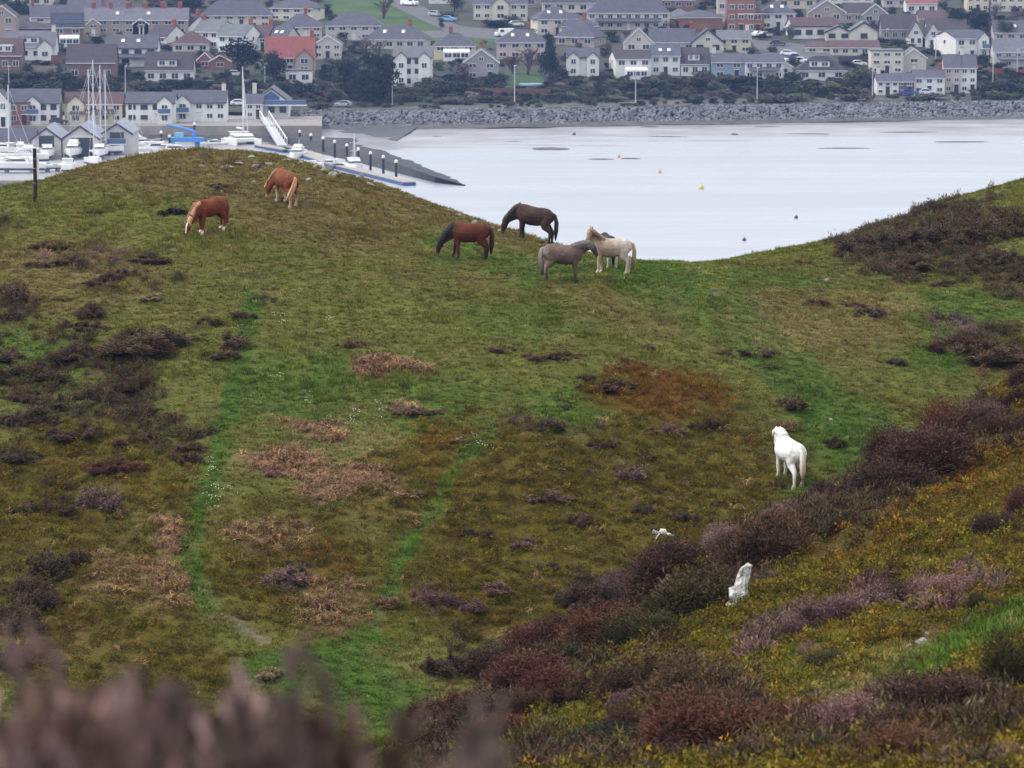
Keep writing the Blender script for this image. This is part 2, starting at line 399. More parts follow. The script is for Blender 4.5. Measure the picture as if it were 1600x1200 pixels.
# ---------------------------------------------------------------- small plants as shared meshes
def blades_mesh(name, n, hgt, wid, spread, lean, seed, curve=0.5, tipcol=(1.5, 1.35, 1.1), basecol=(.75, .8, .75), leafy=False):
    rr = random.Random(seed); v, f, tp = [], [], []
    for i in range(n):
        a = rr.uniform(0, 6.283); r = spread * math.sqrt(rr.random())
        bx, by = r * math.cos(a), r * math.sin(a)
        h = hgt * rr.uniform(0.55, 1.15); la = a + rr.uniform(-0.8, 0.8); ln = lean * rr.uniform(0.2, 1.2) * h
        wa = rr.uniform(0, 6.283); wx, wy = math.cos(wa) * wid / 2, math.sin(wa) * wid / 2
        k = len(v)
        for s, w in ((0, 1), (0.55, 0.85), (1, 0.12)):
            cx, cy2 = bx + math.cos(la) * ln * s ** (1 + curve), by + math.sin(la) * ln * s ** (1 + curve)
            z = h * s - 0.012 * (s == 0)
            v += [(cx - wx * w, cy2 - wy * w, z), (cx + wx * w, cy2 + wy * w, z)]
            q = rr.uniform(0.85, 1.15)
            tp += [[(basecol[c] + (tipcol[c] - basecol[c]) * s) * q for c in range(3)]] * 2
        f += [(k, k+1, k+3, k+2), (k+2, k+3, k+5, k+4)]
    m = pydata(name, v, f); _tip(m, tp); return m
def _tip(m, tp):
    a = m.attributes.new('tip', 'FLOAT_COLOR', 'POINT')
    a.data.foreach_set('color', np.c_[np.array(tp), np.ones(len(tp))].astype(np.float32).ravel())
def leaf_clump(name, n, rad, hgt, leaf, seed, tipcol=(1.5, 1.4, 1.1), basecol=(.4, .42, .4)):
    rr = random.Random(seed); v, f, tp = [], [], []
    for i in range(n):
        a = rr.uniform(0, 6.283); e = math.asin(rr.uniform(0.0, 1)); q = rr.uniform(0.55, 1.05)
        c = Vector((math.cos(a) * math.cos(e) * rad * q, math.sin(a) * math.cos(e) * rad * q, math.sin(e) * hgt * q))
        d = Vector((rr.gauss(0, 1), rr.gauss(0, 1), rr.gauss(0.5, 0.8))).normalized()
        s = d.orthogonal().normalized() if rr.random() < .5 else d.cross(Vector((1, .3, .2))).normalized()
        l = leaf * rr.uniform(0.6, 1.4); k = len(v)
        v += [c - s * l * .35, c + d * l * .5, c + s * l * .35, c + d * l * 1.1]
        f += [(k, k+2, k+1), (k+1, k+2, k+3)] if rr.random() < .5 else [(k, k+1, k+3), (k, k+2, k+1)]
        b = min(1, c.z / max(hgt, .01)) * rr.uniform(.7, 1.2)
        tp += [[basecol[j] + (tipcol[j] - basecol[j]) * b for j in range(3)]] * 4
    m = pydata(name, v, f); _tip(m, tp); return m
def heather_mesh(name, n, seed, sl=0.16, sw=0.030, ragged=False, inner=True):
    """unit dome (radius 0.5, height 1 in z scale) packed with upright sprigs: uneven outline, gaps, pale tips"""
    rr = random.Random(seed); v, f, tp = [], [], []
    lobes = [(rr.uniform(-.3, .3), rr.uniform(-.3, .3), rr.uniform(.22, .36), rr.uniform(.62, 1.0)) for _ in range(7)] + [(0, 0, .36, .85)]
    if ragged:                                             # a low irregular mat of many small clumps with gaps
        lobes = []
        for _ in range(26):
            a = rr.uniform(0, 6.283); q = math.sqrt(rr.random()); r0 = .40 + .12 * math.sin(a * 2 + seed) + .08 * math.sin(a * 3 + 2 * seed)
            lobes.append((math.cos(a) * q * r0 * 1.1, math.sin(a) * q * r0, rr.uniform(.05, .15), rr.uniform(.35, 1.0) * (1.05 - .55 * q)))
    for i in range(n):
        lx, ly, lr, lh = rr.choice(lobes)
        a = rr.uniform(0, 6.283); e = math.asin(rr.uniform(0.02, 1)); q = rr.uniform(0.62, 1.08) if rr.random() < .8 else rr.uniform(.2, .7)
        c = Vector((lx + math.cos(a) * math.cos(e) * lr * q, ly + math.sin(a) * math.cos(e) * lr * q, math.sin(e) * lh * q))
        d = Vector((math.cos(a) * math.cos(e) * .9 + rr.gauss(0, .4), math.sin(a) * math.cos(e) * .9 + rr.gauss(0, .4), .25 + math.sin(e) * .8 + rr.gauss(0, .3))).normalized()
        s = d.cross(Vector((rr.gauss(0, 1), rr.gauss(0, 1), rr.gauss(0, .3)))).normalized()
        l = sl * rr.uniform(.5, 1.5); w = sw * rr.uniform(.6, 1.4); k = len(v)
        v += [c - s * w * .3 - d * l * .3, c + s * w * .3 - d * l * .3, c + s * w * .5 + d * l * .45, c - s * w * .5 + d * l * .45, c + d * l]
        f += [(k, k+1, k+2, k+3), (k+3, k+2, k+4)]
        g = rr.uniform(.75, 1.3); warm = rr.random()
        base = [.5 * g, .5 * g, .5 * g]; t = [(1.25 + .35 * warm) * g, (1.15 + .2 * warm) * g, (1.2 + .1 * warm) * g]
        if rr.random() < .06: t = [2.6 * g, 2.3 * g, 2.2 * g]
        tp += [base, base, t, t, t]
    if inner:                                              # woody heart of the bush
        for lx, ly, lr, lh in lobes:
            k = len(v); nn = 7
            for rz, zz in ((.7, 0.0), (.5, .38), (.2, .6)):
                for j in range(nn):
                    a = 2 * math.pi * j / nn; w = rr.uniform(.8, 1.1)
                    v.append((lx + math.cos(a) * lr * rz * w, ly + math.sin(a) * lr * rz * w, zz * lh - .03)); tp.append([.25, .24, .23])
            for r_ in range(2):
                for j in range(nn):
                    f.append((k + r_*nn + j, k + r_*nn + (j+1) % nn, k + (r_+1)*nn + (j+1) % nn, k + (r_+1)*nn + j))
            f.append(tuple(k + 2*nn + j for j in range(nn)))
    m = pydata(name, v, f); _tip(m, tp); return m

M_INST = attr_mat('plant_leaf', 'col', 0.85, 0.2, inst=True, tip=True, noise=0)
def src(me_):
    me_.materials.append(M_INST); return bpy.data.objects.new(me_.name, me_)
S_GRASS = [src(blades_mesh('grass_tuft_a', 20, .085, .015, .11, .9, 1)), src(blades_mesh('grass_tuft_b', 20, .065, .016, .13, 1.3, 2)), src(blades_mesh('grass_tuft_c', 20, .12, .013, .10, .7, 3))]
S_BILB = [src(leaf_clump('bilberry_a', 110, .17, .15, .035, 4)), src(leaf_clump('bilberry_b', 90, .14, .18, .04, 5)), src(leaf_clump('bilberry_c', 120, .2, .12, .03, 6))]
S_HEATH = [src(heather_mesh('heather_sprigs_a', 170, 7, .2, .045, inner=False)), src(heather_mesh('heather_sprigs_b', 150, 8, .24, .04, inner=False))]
def bracken_mesh(name, seed):
    rr = random.Random(seed); v, f, tp = [], [], []
    for i in range(9):
        a = rr.uniform(0, 6.283); L_ = rr.uniform(.18, .42); h = rr.uniform(.02, .16); p = Vector((rr.gauss(0, .06), rr.gauss(0, .06), .02))
        d = Vector((math.cos(a), math.sin(a), 0)); s = Vector((-d.y, d.x, 0)); prev = None; q = rr.uniform(.6, 1.4)
        for j in range(5):
            t = j / 4; c = p + d * L_ * t + Vector((0, 0, h * math.sin(t * 3.0))) + s * rr.gauss(0, .015); k = len(v)
            w = .008 * (1 - .6 * t)
            v += [c - s * w, c + s * w]; tp += [[q, q, q]] * 2
            if prev is not None:
                f.append((prev, prev+1, k+1, k))
                for sg in (-1, 1):
                    k2 = len(v); l = .07 * (1 - .5 * t)
                    v += [c, c + s * sg * l + Vector((0, 0, rr.uniform(-.02, .02))), c + s * sg * l * .6 + d * .025]; tp += [[q * .9, q * .8, q * .7]] * 3
                    f.append((k2, k2+1, k2+2))
            prev = k
    m = pydata(name, v, f); _tip(m, tp); return m
S_BRACK = [src(bracken_mesh('bracken_a', 1)), src(bracken_mesh('bracken_b', 2)), src(bracken_mesh('bracken_c', 3))]

def gn_scatter(name, P, rot, scl, var, col, sources, label):
    me_ = bpy.data.meshes.new(name); n = len(P)
    me_.vertices.add(n); me_.vertices.foreach_set('co', P.astype(np.float32).ravel())
    def at(nm, ty, key, data):
        a = me_.attributes.new(nm, ty, 'POINT'); a.data.foreach_set(key, np.ascontiguousarray(data).ravel())
    at('rot', 'FLOAT_VECTOR', 'vector', rot.astype(np.float32)); at('scl', 'FLOAT_VECTOR', 'vector', scl.astype(np.float32)); at('var', 'INT', 'value', var.astype(np.int32))
    at('col', 'FLOAT_COLOR', 'color', np.c_[col, np.ones(n)].astype(np.float32))
    o = mesh_obj(name, me_)
    g = bpy.data.node_groups.new(name, 'GeometryNodeTree')
    g.interface.new_socket('Geometry', in_out='INPUT', socket_type='NodeSocketGeometry'); g.interface.new_socket('Geometry', in_out='OUTPUT', socket_type='NodeSocketGeometry')
    gi, go = g.nodes.new('NodeGroupInput'), g.nodes.new('NodeGroupOutput')
    ip = g.nodes.new('GeometryNodeInstanceOnPoints'); jn = g.nodes.new('GeometryNodeJoinGeometry')
    def named(nm, ty):
        q = g.nodes.new('GeometryNodeInputNamedAttribute'); q.data_type = ty; q.inputs['Name'].default_value = nm; return q.outputs['Attribute']
    for s in reversed(sources):
        oi = g.nodes.new('GeometryNodeObjectInfo'); oi.inputs['Object'].default_value = s; oi.inputs['As Instance'].default_value = True
        g.links.new(oi.outputs['Geometry'], jn.inputs['Geometry'])
    g.links.new(gi.outputs[0], ip.inputs['Points']); g.links.new(jn.outputs[0], ip.inputs['Instance'])
    ip.inputs['Pick Instance'].default_value = True
    g.links.new(named('var', 'INT'), ip.inputs['Instance Index'])
    er = g.nodes.new('FunctionNodeEulerToRotation'); g.links.new(named('rot', 'FLOAT_VECTOR'), er.inputs[0]); g.links.new(er.outputs[0], ip.inputs['Rotation'])
    g.links.new(named('scl', 'FLOAT_VECTOR'), ip.inputs['Scale'])
    g.links.new(ip.outputs[0], go.inputs[0])
    md = o.modifiers.new('scatter', 'NODES'); md.node_group = g
    return tag(o, label, None, None, 'stuff')

def scatter_points(density, dmin=30, dmax=178, margin=1.08, side=5.0):
    """even points per square metre over the hill in view and some metres to either side"""
    tn = 800 / F_PX * margin
    n = int((tn * (dmax ** 2 - dmin ** 2) + 2 * side * (dmax - dmin)) * density * 1.25)
    y = RNG.uniform(dmin, dmax, n); hw = tn * y + side
    y = y[RNG.random(n) < hw / (tn * dmax + side)]; n = len(y)
    x = RNG.uniform(-1, 1, n) * (tn * y + side)
    return x, y, hz(x, y)
x, y, z = scatter_points(50)
A_, near_, sx, sy = zones(x, y, z)
vis = (sy < 1290)
x, y, z, A_, near_ = x[vis], y[vis], z[vis], A_[vis], near_[vis]
B_, rgb = zone_rgb(A_, 3.0)
ti = {k: i for i, k in enumerate(TYPES)}
pick = (B_.cumsum(1) > RNG.random(len(x))[:, None]).argmax(1)
ti = {k: i for i, k in enumerate(TYPES)}
def pack(sel, base, jit, smin, smax, nv, tilt=0.15, zs=(0.8, 1.25), hue=0.12):
    n = sel.sum(); s = RNG.uniform(smin, smax, n)
    c = base[sel] * np.exp(RNG.normal(0, jit, n))[:, None] * np.exp(RNG.normal(0, hue, (n, 3)))
    return (np.stack([x[sel], y[sel], z[sel]], -1), np.stack([RNG.normal(0, tilt, n), RNG.normal(0, tilt, n), RNG.uniform(0, 6.283, n)], -1),
            np.stack([s, s, s * RNG.uniform(*zs, n)], -1), RNG.integers(0, nv, n), c)
own = TCOL[pick].copy()
str_ = (RNG.random(len(x)) < 0.05) & np.isin(pick, [TYPES.index(q) for q in ('green', 'mid', 'dry', 'brown')])
own[str_] = (.30, .26, .12)
lum = np.exp(.22 * fbm(x / .55, y / .7, 91, 3) + .25 * fbm(x / 1.6, y / 2.0, 95, 2))[:, None]
mixc = (0.6 * own + 0.4 * rgb) * lum
mixc[near_ & np.isin(pick, [ti['moss'], ti['rust']])] *= 1.15                      # moss and rust carry the bowl's shade in their colour; lift the spur's
g_sel = np.isin(pick, [ti[k] for k in ('green', 'mid', 'dry', 'brown')]) | ((pick == ti['bracken']) & (RNG.random(len(x)) < .4))
gp = list(pack(g_sel, mixc, .17, .6, 1.25, 3, hue=.07))
gp[2][:, 2] *= np.where(near_[g_sel], 1.0, .55 + .7 * sstep(.1, .6, fbm(x[g_sel] / 1.3, y[g_sel] / 1.6, 63, 2) + .35 * (pick[g_sel] == ti['dry'])))
gn_scatter('grass', *gp, S_GRASS, 'short cropped grass covering the hill and its paths')
k = RNG.random(len(x)) < 0.5
b_sel = np.isin(pick, [ti['moss'], ti['rust']]) & k
gn_scatter('bilberry_cover', *pack(b_sel, mixc * 1.05, .25, .6, 1.4, 3, hue=.09), S_BILB, 'low olive and rusty bilberry growing over the slopes')
h_sel = np.isin(pick, [ti['dark'], ti['purple']]) & (RNG.random(len(x)) < 0.4)
gn_scatter('heather_scrub', *pack(h_sel, mixc * 1.0, .25, .22, .5, 2, zs=(.5, 1.0)), S_HEATH, 'low brown heather scrub between the larger bushes')
r_sel = ((pick == ti['bracken']) & (RNG.random(len(x)) < .15 + 1.1 * B_[:, ti['bracken']])) | ((RNG.random(len(x)) < 0.014) & (np.isin(pick, [ti['moss'], ti['rust']])) & ~near_)
rcol = .72 * np.tile(TCOL[ti['bracken']], (len(x), 1)) + .28 * rgb
gn_scatter('bracken_litter', *pack(r_sel, rcol, .32, .5, 1.2, 3, hue=.06), S_BRACK, 'dead pinkish brown bracken fronds lying in patches')
# daisies in loose drifts along the green path
def quad_mesh(name, r_):
    v = []; f = []; rr = random.Random(4)
    for i in range(5):
        cx, cy2 = rr.gauss(0, .10), rr.gauss(0, .10); k_ = len(v)
        v += [(cx + r_ * math.cos(q * 1.0472), cy2 + r_ * math.sin(q * 1.0472), .07 + .01 * (q % 2)) for q in range(6)]; f.append(tuple(range(k_, k_ + 6)))
    m_ = pydata(name, v, f); _tip(m_, [[1, 1, 1]] * len(v)); return m_
S_DAISY = [src(quad_mesh('daisy_heads', .014))]
dp = []
for cx, cy2, rx, ry, n_ in ((335, 745, 14, 12, 14), (345, 778, 14, 10, 12), (330, 800, 12, 10, 8), (470, 612, 30, 12, 16), (430, 505, 20, 14, 10), (500, 530, 40, 30, 10), (600, 650, 40, 14, 10), (560, 666, 20, 6, 8), (750, 690, 24, 8, 10), (455, 480, 40, 30, 8), (420, 455, 20, 8, 5)):
    dp += [(RNG.normal(cx, rx), RNG.normal(cy2, ry)) for _ in range(n_ // 2)]
dp = np.array(dp); DP = hit(dp[:, 0], dp[:, 1]); n_ = len(DP)
gn_scatter('daisies', DP, np.stack([RNG.normal(0, .2, n_) + .25, RNG.normal(0, .2, n_), RNG.uniform(0, 6.28, n_)], -1), np.ones((n_, 3)) * RNG.uniform(.8, 1.5, n_)[:, None], np.zeros(n_), np.tile([.62, .62, .50], (n_, 1)), S_DAISY, 'tiny white daisies scattered along the green path')

# ================================================================ HEATHER BUSHES, ROCKS, POST, BONES
def bush_mat():
    m = bpy.data.materials.new('heather_foliage'); m.use_nodes = True; t = m.node_tree; b = t.nodes['Principled BSDF']
    b.inputs['Roughness'].default_value = 0.9; b.inputs['Specular IOR Level'].default_value = 0.15
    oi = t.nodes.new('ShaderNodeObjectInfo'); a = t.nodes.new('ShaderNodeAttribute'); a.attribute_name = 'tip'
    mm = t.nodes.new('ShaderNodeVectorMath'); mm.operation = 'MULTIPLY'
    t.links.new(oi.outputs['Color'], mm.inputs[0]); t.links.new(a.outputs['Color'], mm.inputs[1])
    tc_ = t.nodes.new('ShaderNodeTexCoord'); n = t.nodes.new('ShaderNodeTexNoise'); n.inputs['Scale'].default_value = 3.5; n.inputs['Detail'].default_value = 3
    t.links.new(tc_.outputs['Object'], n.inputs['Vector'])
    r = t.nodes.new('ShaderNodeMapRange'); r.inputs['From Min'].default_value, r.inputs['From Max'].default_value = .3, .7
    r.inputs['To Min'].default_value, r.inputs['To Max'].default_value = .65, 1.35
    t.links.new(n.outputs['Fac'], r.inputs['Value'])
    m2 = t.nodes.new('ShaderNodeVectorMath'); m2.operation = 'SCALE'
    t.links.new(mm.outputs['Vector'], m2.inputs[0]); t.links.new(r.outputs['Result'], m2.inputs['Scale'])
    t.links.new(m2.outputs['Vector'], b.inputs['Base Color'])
    return m
M_BUSH = bush_mat()
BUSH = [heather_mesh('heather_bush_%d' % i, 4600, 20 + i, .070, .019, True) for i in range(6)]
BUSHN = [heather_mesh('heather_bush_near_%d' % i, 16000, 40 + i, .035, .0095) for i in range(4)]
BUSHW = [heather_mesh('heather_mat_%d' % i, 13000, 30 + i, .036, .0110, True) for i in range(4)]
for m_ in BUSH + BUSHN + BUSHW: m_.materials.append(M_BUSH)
TONE = dict(d=(.052, .033, .025), b=(.078, .056, .032), p=(.120, .080, .074), r=(.080, .038, .028), g=(.040, .040, .016), k=(.020, .024, .018), t=(.19, .155, .085), n=(.17, .115, .085))
TNAME = dict(d='dark brown', b='brown', p='mauve grey', r='reddish brown', g='dark green', k='blackish green', t='straw coloured', n='pinkish brown')
FAR_B = '''20 472 55 42 d|8 500 50 26 d|62 418 44 18 b|146 492 70 34 d|240 412 56 18 d|196 432 70 20 d|165 442 60 14 d|277 335 44 15 k|140 334 38 11 d|76 386 64 16 b|112 412 50 15 b|
228 400 46 13 d|270 552 150 52 b|130 514 70 20 b|376 497 36 20 d|212 524 44 22 g|58 592 100 38 d|122 562 90 30 d|32 662 100 32 d|92 642 100 32 d|160 622 90 30 d|222 612 74 30 d|
20 722 90 28 d|132 684 100 30 d|232 694 78 24 d|290 704 56 26 b|300 682 64 22 d|186 738 84 30 r|70 804 74 38 d|150 795 62 52 p|298 722 40 22 d|547 542 36 17 b|345 292 52 9 d|
1400 392 124 46 d|1462 382 126 46 d|1532 368 116 42 d|1584 352 84 36 d|1442 417 110 32 d|1512 422 100 28 d|1572 412 96 32 d|1592 442 66 28 d|1250 414 42 15 b|1374 404 90 32 d|
1276 476 46 14 b|1356 492 54 18 d|1366 472 34 13 d|1540 562 130 40 b|1500 548 80 34 r|1592 562 66 28 r|1484 446 60 16 d|960 612 58 26 b|860 672 58 28 d|1040 680 48 22 p|1105 674 48 28 d|
980 748 64 28 p|904 822 44 32 d|856 782 54 24 p|910 917 44 28 d|700 957 88 38 p|732 838 56 22 d|452 918 70 46 p|1236 637 48 26 b|1307 699 42 22 g|1212 762 27 23 d|1010 547 28 13 d|
1192 555 44 10 d|866 562 66 22 b|650 647 64 16 n|776 547 54 11 b|1202 577 32 10 d|820 852 56 18 p|862 892 46 20 d|770 927 58 24 p|1062 818 46 28 d|704 1048 84 48 d|792 1034 66 40 g|
422 1062 46 22 t|84 902 66 56 d|50 944 90 66 d|18 986 100 76 d|14 1042 84 50 p|112 884 50 38 d|720 690 36 12 t|1226 672 44 26 t|600 948 50 26 n|500 950 60 26 n|915 592 34 14 b|
1145 553 60 9 b|1330 478 40 12 b|1420 432 44 14 d|1290 440 26 8 t|410 470 34 12 d|330 505 50 14 b|245 465 60 14 t|90 470 50 12 b|1460 500 40 14 b|1395 570 40 12 b|640 775 50 14 n|1165 556 26 8 d|
420 740 40 14 n|215 645 60 22 d|260 655 50 18 b|340 560 60 16 b|185 560 60 20 g|40 625 70 24 d|5 560 60 24 d|1130 790 40 16 d|1000 800 36 18 d|940 700 50 18 b|1010 720 40 16 b|880 640 30 12 d'''
NEAR_B = '''700 1166 110 56 d|762 1134 130 66 d|822 1086 140 74 r|884 1054 140 74 g|902 1008 120 56 d|962 1004 140 66 r|1012 956 140 66 d|962 946 96 46 p|1072 968 160 84 g|1112 938 140 84 d|
1062 896 120 62 d|1196 884 124 76 d|1226 846 116 62 r|1138 856 96 42 p|1218 824 90 40 p|1300 800 90 40 p|1398 780 130 74 d|1442 752 150 92 d|1500 724 140 82 d|1482 684 90 62 r|1572 690 96 52 d|
1584 640 86 56 d|1596 604 70 40 d|1540 668 70 46 p|1392 912 84 46 d|1550 842 66 46 d|1596 806 66 50 r|1064 1068 160 84 b|1112 1096 150 84 b|1132 1170 230 104 r|1196 1120 110 56 d|1482 1124 210 80 d|
1400 1112 160 54 n|1566 1146 170 84 d|1602 1086 130 120 g|1322 1152 160 70 p|1262 1196 170 74 b|1456 1196 180 66 r|1562 1204 150 60 n|1040 1204 120 60 d|882 1196 130 54 k|952 1172 130 54 k|
1180 1016 66 36 p|1242 996 96 40 p|1302 976 106 52 p|1362 962 124 52 p|1422 948 106 46 d|1484 938 126 38 p|1542 924 126 38 p|984 1108 76 36 p|1290 1046 100 36 g|1380 1000 66 34 g|1546 956 60 30 g|
1260 1030 60 30 n|1180 1190 130 60 p|1000 1150 90 50 d|840 1120 100 46 d|930 1090 110 56 d|1330 1190 120 60 g|1510 1180 100 50 g|
720 1120 110 56 r|790 1062 120 60 d|850 1020 110 50 r|920 960 110 54 d|1000 1010 120 64 g|1040 920 110 60 d|1150 910 110 70 d|870 1090 120 60 r|780 1165 120 50 r|1350 770 100 50 d|1420 720 100 56 d|1000 1090 120 64 d|1170 1070 110 50 r|1240 1140 130 60 r|1400 1160 140 60 d|1560 1090 90 60 d'''
def region(px, py, near):
    if near:
        if py > 1030: return 'in the bottom right foreground' if px > 1000 else 'at the foot of the near spur'
        if 1150 < px and 905 < py: return 'beside the grassy path on the near spur'
        return 'along the crest of the near spur'
    if px < 330: return 'on the upper left slope' if py < 470 else ('on the left slope' if py < 760 else 'at the lower left edge')
    if px > 1300: return 'on the right shoulder above the bay'
    if py < 600: return 'on the grassy saddle'
    return 'in the bowl of the hill' if px < 760 else 'left of the white pony'
def put_bushes(txt, near):
    rows = [r.split() for r in txt.replace('\n', '').split('|')]
    a = np.array([[float(q) for q in r[:4]] for r in rows])
    H = hit(a[:, 0], a[:, 1])
    for i, r in enumerate(rows):
        px, py, w, h = a[i]; D = H[i, 1]; s = D / F_PX; tone = r[4]
        nm = 'grass_tussock' if tone == 't' else 'heather_bush'
        o = link(bpy.data.objects.new(nm, random.choice((BUSHN if i % 3 else BUSHW) if near else BUSHW if w * s > 1.2 else BUSH)))
        W = w * s * (1.2 if near else 1.25); Hh = max(h * s * (1.05 if near else .85), .14)
        o.location = (H[i, 0], D + W * .12, hz(H[i, 0], D + W * .12) - .04)
        o.scale = (W, W * random.uniform(.8, 1.1), Hh)
        o.rotation_euler = (0, 0, random.uniform(0, 6.283))
        j = math.exp(random.gauss(0, .14)); c = TONE[tone] if near or tone != 'd' else (.064, .048, .031)
        o.color = (c[0] * j, c[1] * j * random.uniform(.92, 1.08), c[2] * j * random.uniform(.9, 1.1), 1)
        size = 'large' if w * s > 2.0 else ('small' if w * s < .85 else 'middling')
        kind = 'dry grass tussock' if tone == 't' else 'heather bush'
        low = ' low' if Hh < .25 else (' tall' if Hh > 1.0 else '')
        tag(o, f'{size}{low} {TNAME[tone]} {kind} {region(px, py, near)}', 'bush' if tone != 't' else 'grass', 'heather bushes ' + region(px, py, near))
put_bushes(FAR_B, False); put_bushes(NEAR_B, True)

# heather right in front of the photographer, far out of focus
def front_mesh(name, n, seed):
    rr = random.Random(seed); mb = MB(); tp = []
    plume = [(rr.uniform(-.22, .22), rr.uniform(-.3, .3), rr.uniform(.30, .56), rr.uniform(.35, 1.6), rr.random()) for _ in range(18)]
    for i in range(n):
        px_, py_, ph, g, hue = rr.choice(plume); x, y = px_ + rr.gauss(0, .035), py_ + rr.gauss(0, .035); h = ph * rr.uniform(.75, 1.0)
        lx, ly = rr.gauss(0, .035), rr.gauss(0, .035); k = len(mb.v)
        mb.tube([(x, y, -.05), (x + lx * .5, y + ly * .5, h * .55), (x + lx, y + ly, h)], [.004, .003, .0015], 4, False)
        tp += [[.5, .42, .36]] * (len(mb.v) - k)
        for j in range(30):
            t = rr.uniform(.2, 1.0); c = Vector((x + lx * t, y + ly * t, h * t)); a = rr.uniform(0, 6.283)
            d = Vector((math.cos(a), math.sin(a), rr.uniform(.5, 1.3))).normalized(); s = d.orthogonal().normalized(); l = rr.uniform(.025, .055)
            k = len(mb.v); mb.add([c - s * .008, c + s * .008, c + d * l + s * .008, c + d * l - s * .008], [(0, 1, 2, 3)])
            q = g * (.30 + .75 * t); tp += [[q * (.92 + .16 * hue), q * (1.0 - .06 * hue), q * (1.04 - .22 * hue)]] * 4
    m = mb.mesh(name); _tip(m, tp); m.materials.append(M_BUSH); return m
FRONT = [front_mesh('front_heather_%d' % i, 170, 60 + i) for i in range(5)]
# (photo x of the middle, photo y of the tips, distance, tone, label)
for px, py, D, c, lab in [(-20, 1052, 5.6, (.23, .145, .145), 'blurred mauve heather filling the bottom left corner'), (75, 1062, 5.9, (.21, .13, .13), 'blurred mauve heather second from the left corner'),
                          (165, 1092, 5.4, (.20, .11, .09), 'blurred rusty pink heather third from the left corner'), (255, 1098, 6.2, (.13, .085, .075), 'blurred brown heather fourth from the left corner'),
                          (340, 1078, 6.0, (.10, .068, .062), 'blurred dark heather with two tall tips near the grass flat'), (430, 1080, 5.7, (.12, .08, .075), 'blurred dark brown heather below the green flat'),
                          (515, 1112, 6.1, (.115, .07, .062), 'blurred reddish heather right of the dark one'), (590, 1155, 5.8, (.11, .075, .062), 'rightmost blurred heather in the foreground'),
                          (60, 1150, 4.9, (.22, .14, .14), 'nearest blurred mauve heather at the bottom edge'), (300, 1165, 4.9, (.14, .09, .08), 'nearest blurred brown heather at the bottom edge'),
                          (480, 1175, 5.0, (.11, .07, .065), 'nearest blurred dark heather at the bottom edge'),
                          (130, 1120, 5.2, (.24, .16, .155), 'blurred pale mauve heather between the two left ones'), (380, 1125, 5.3, (.13, .09, .08), 'blurred brown heather under the two tall tips'), (545, 1150, 5.3, (.12, .085, .075), 'blurred brown heather left of the rightmost one'), (620, 1185, 5.2, (.11, .08, .06), 'low blurred heather at the right end of the row')]:
    q = at_depth(px, py, D); g = float(hz(q[0], D))
    o = link(bpy.data.objects.new('heather_bush', random.choice(FRONT)))
    o.location = (q[0], D, g - .02); k = max((q[2] - g) / .52, .5); o.scale = (.62, .62, k); o.rotation_euler = (0, 0, random.uniform(0, 6.283)); o.color = (c[0] * .90, c[1] * .95, c[2] * .97, 1)
    tag(o, lab, 'bush', 'blurred heather in the foreground')

# ---- rocks
def rock_mesh(name, seed, sub=3, rough=.35):
    bm = bmesh.new(); bmesh.ops.create_icosphere(bm, subdivisions=sub, radius=.5); rr = random.Random(seed)
    pl = [(Vector((rr.gauss(0, 1), rr.gauss(0, 1), rr.gauss(0, 1))).normalized(), rr.uniform(.26, .46)) for _ in range(13)]
    for v in bm.verts:
        for n_, d_ in pl:
            e = v.co.dot(n_) - d_
            if e > 0: v.co -= n_ * e
        v.co *= 1 + rough * .2 * (rr.random() - .5)
    m = bpy.data.meshes.new(name); bm.to_mesh(m); bm.free(); return m
M_ROCK = mat('lichen_rock', (.27, .26, .24), .9, .2, .55, 5, .6, detail=8)
M_ROCKW = mat('white_rock', (.40, .40, .375), .85, .25, .9, 5, 1.0, detail=10, bscale=7)
ROCKS = [rock_mesh('rock_%d' % i, 70 + i) for i in range(5)]
for m_ in ROCKS: m_.materials.append(M_ROCK)
rk = '508 268 18 9|492 262 14 8|520 275 16 10|532 272 12 7|470 256 16 7|482 282 10 6|548 268 20 10|562 278 18 9|575 288 14 8|500 252 12 6|540 285 10 6|580 292 14 7|598 298 10 5|676 308 16 9|686 316 12 7|664 300 12 6|590 280 12 6|355 264 22 8|375 258 20 7|400 262 20 7|420 258 14 6|318 262 16 6|448 252 14 6|392 246 14 6|232 276 8 5|396 285 9 4|402 305 6 3|346 300 6 4|700 330 12 5|715 338 14 6|740 348 14 6|770 358 12 5|782 362 12 6|800 358 12 6|78 920 12 9|70 950 8 8|28 1048 14 10|166 737 7 6|1290 440 12 6|648 553 8 5|1298 660 10 8|712 690 20 9|1438 1004 22 9|1450 995 16 10|1462 988 18 8|1420 1014 14 7|1434 1022 16 8|1432 1050 10 6|310 1088 6 5|302 1092 5 4'
rows = [[float(q) for q in r.split()] for r in rk.split('|')]
RH = hit([r[0] for r in rows], [r[1] for r in rows])
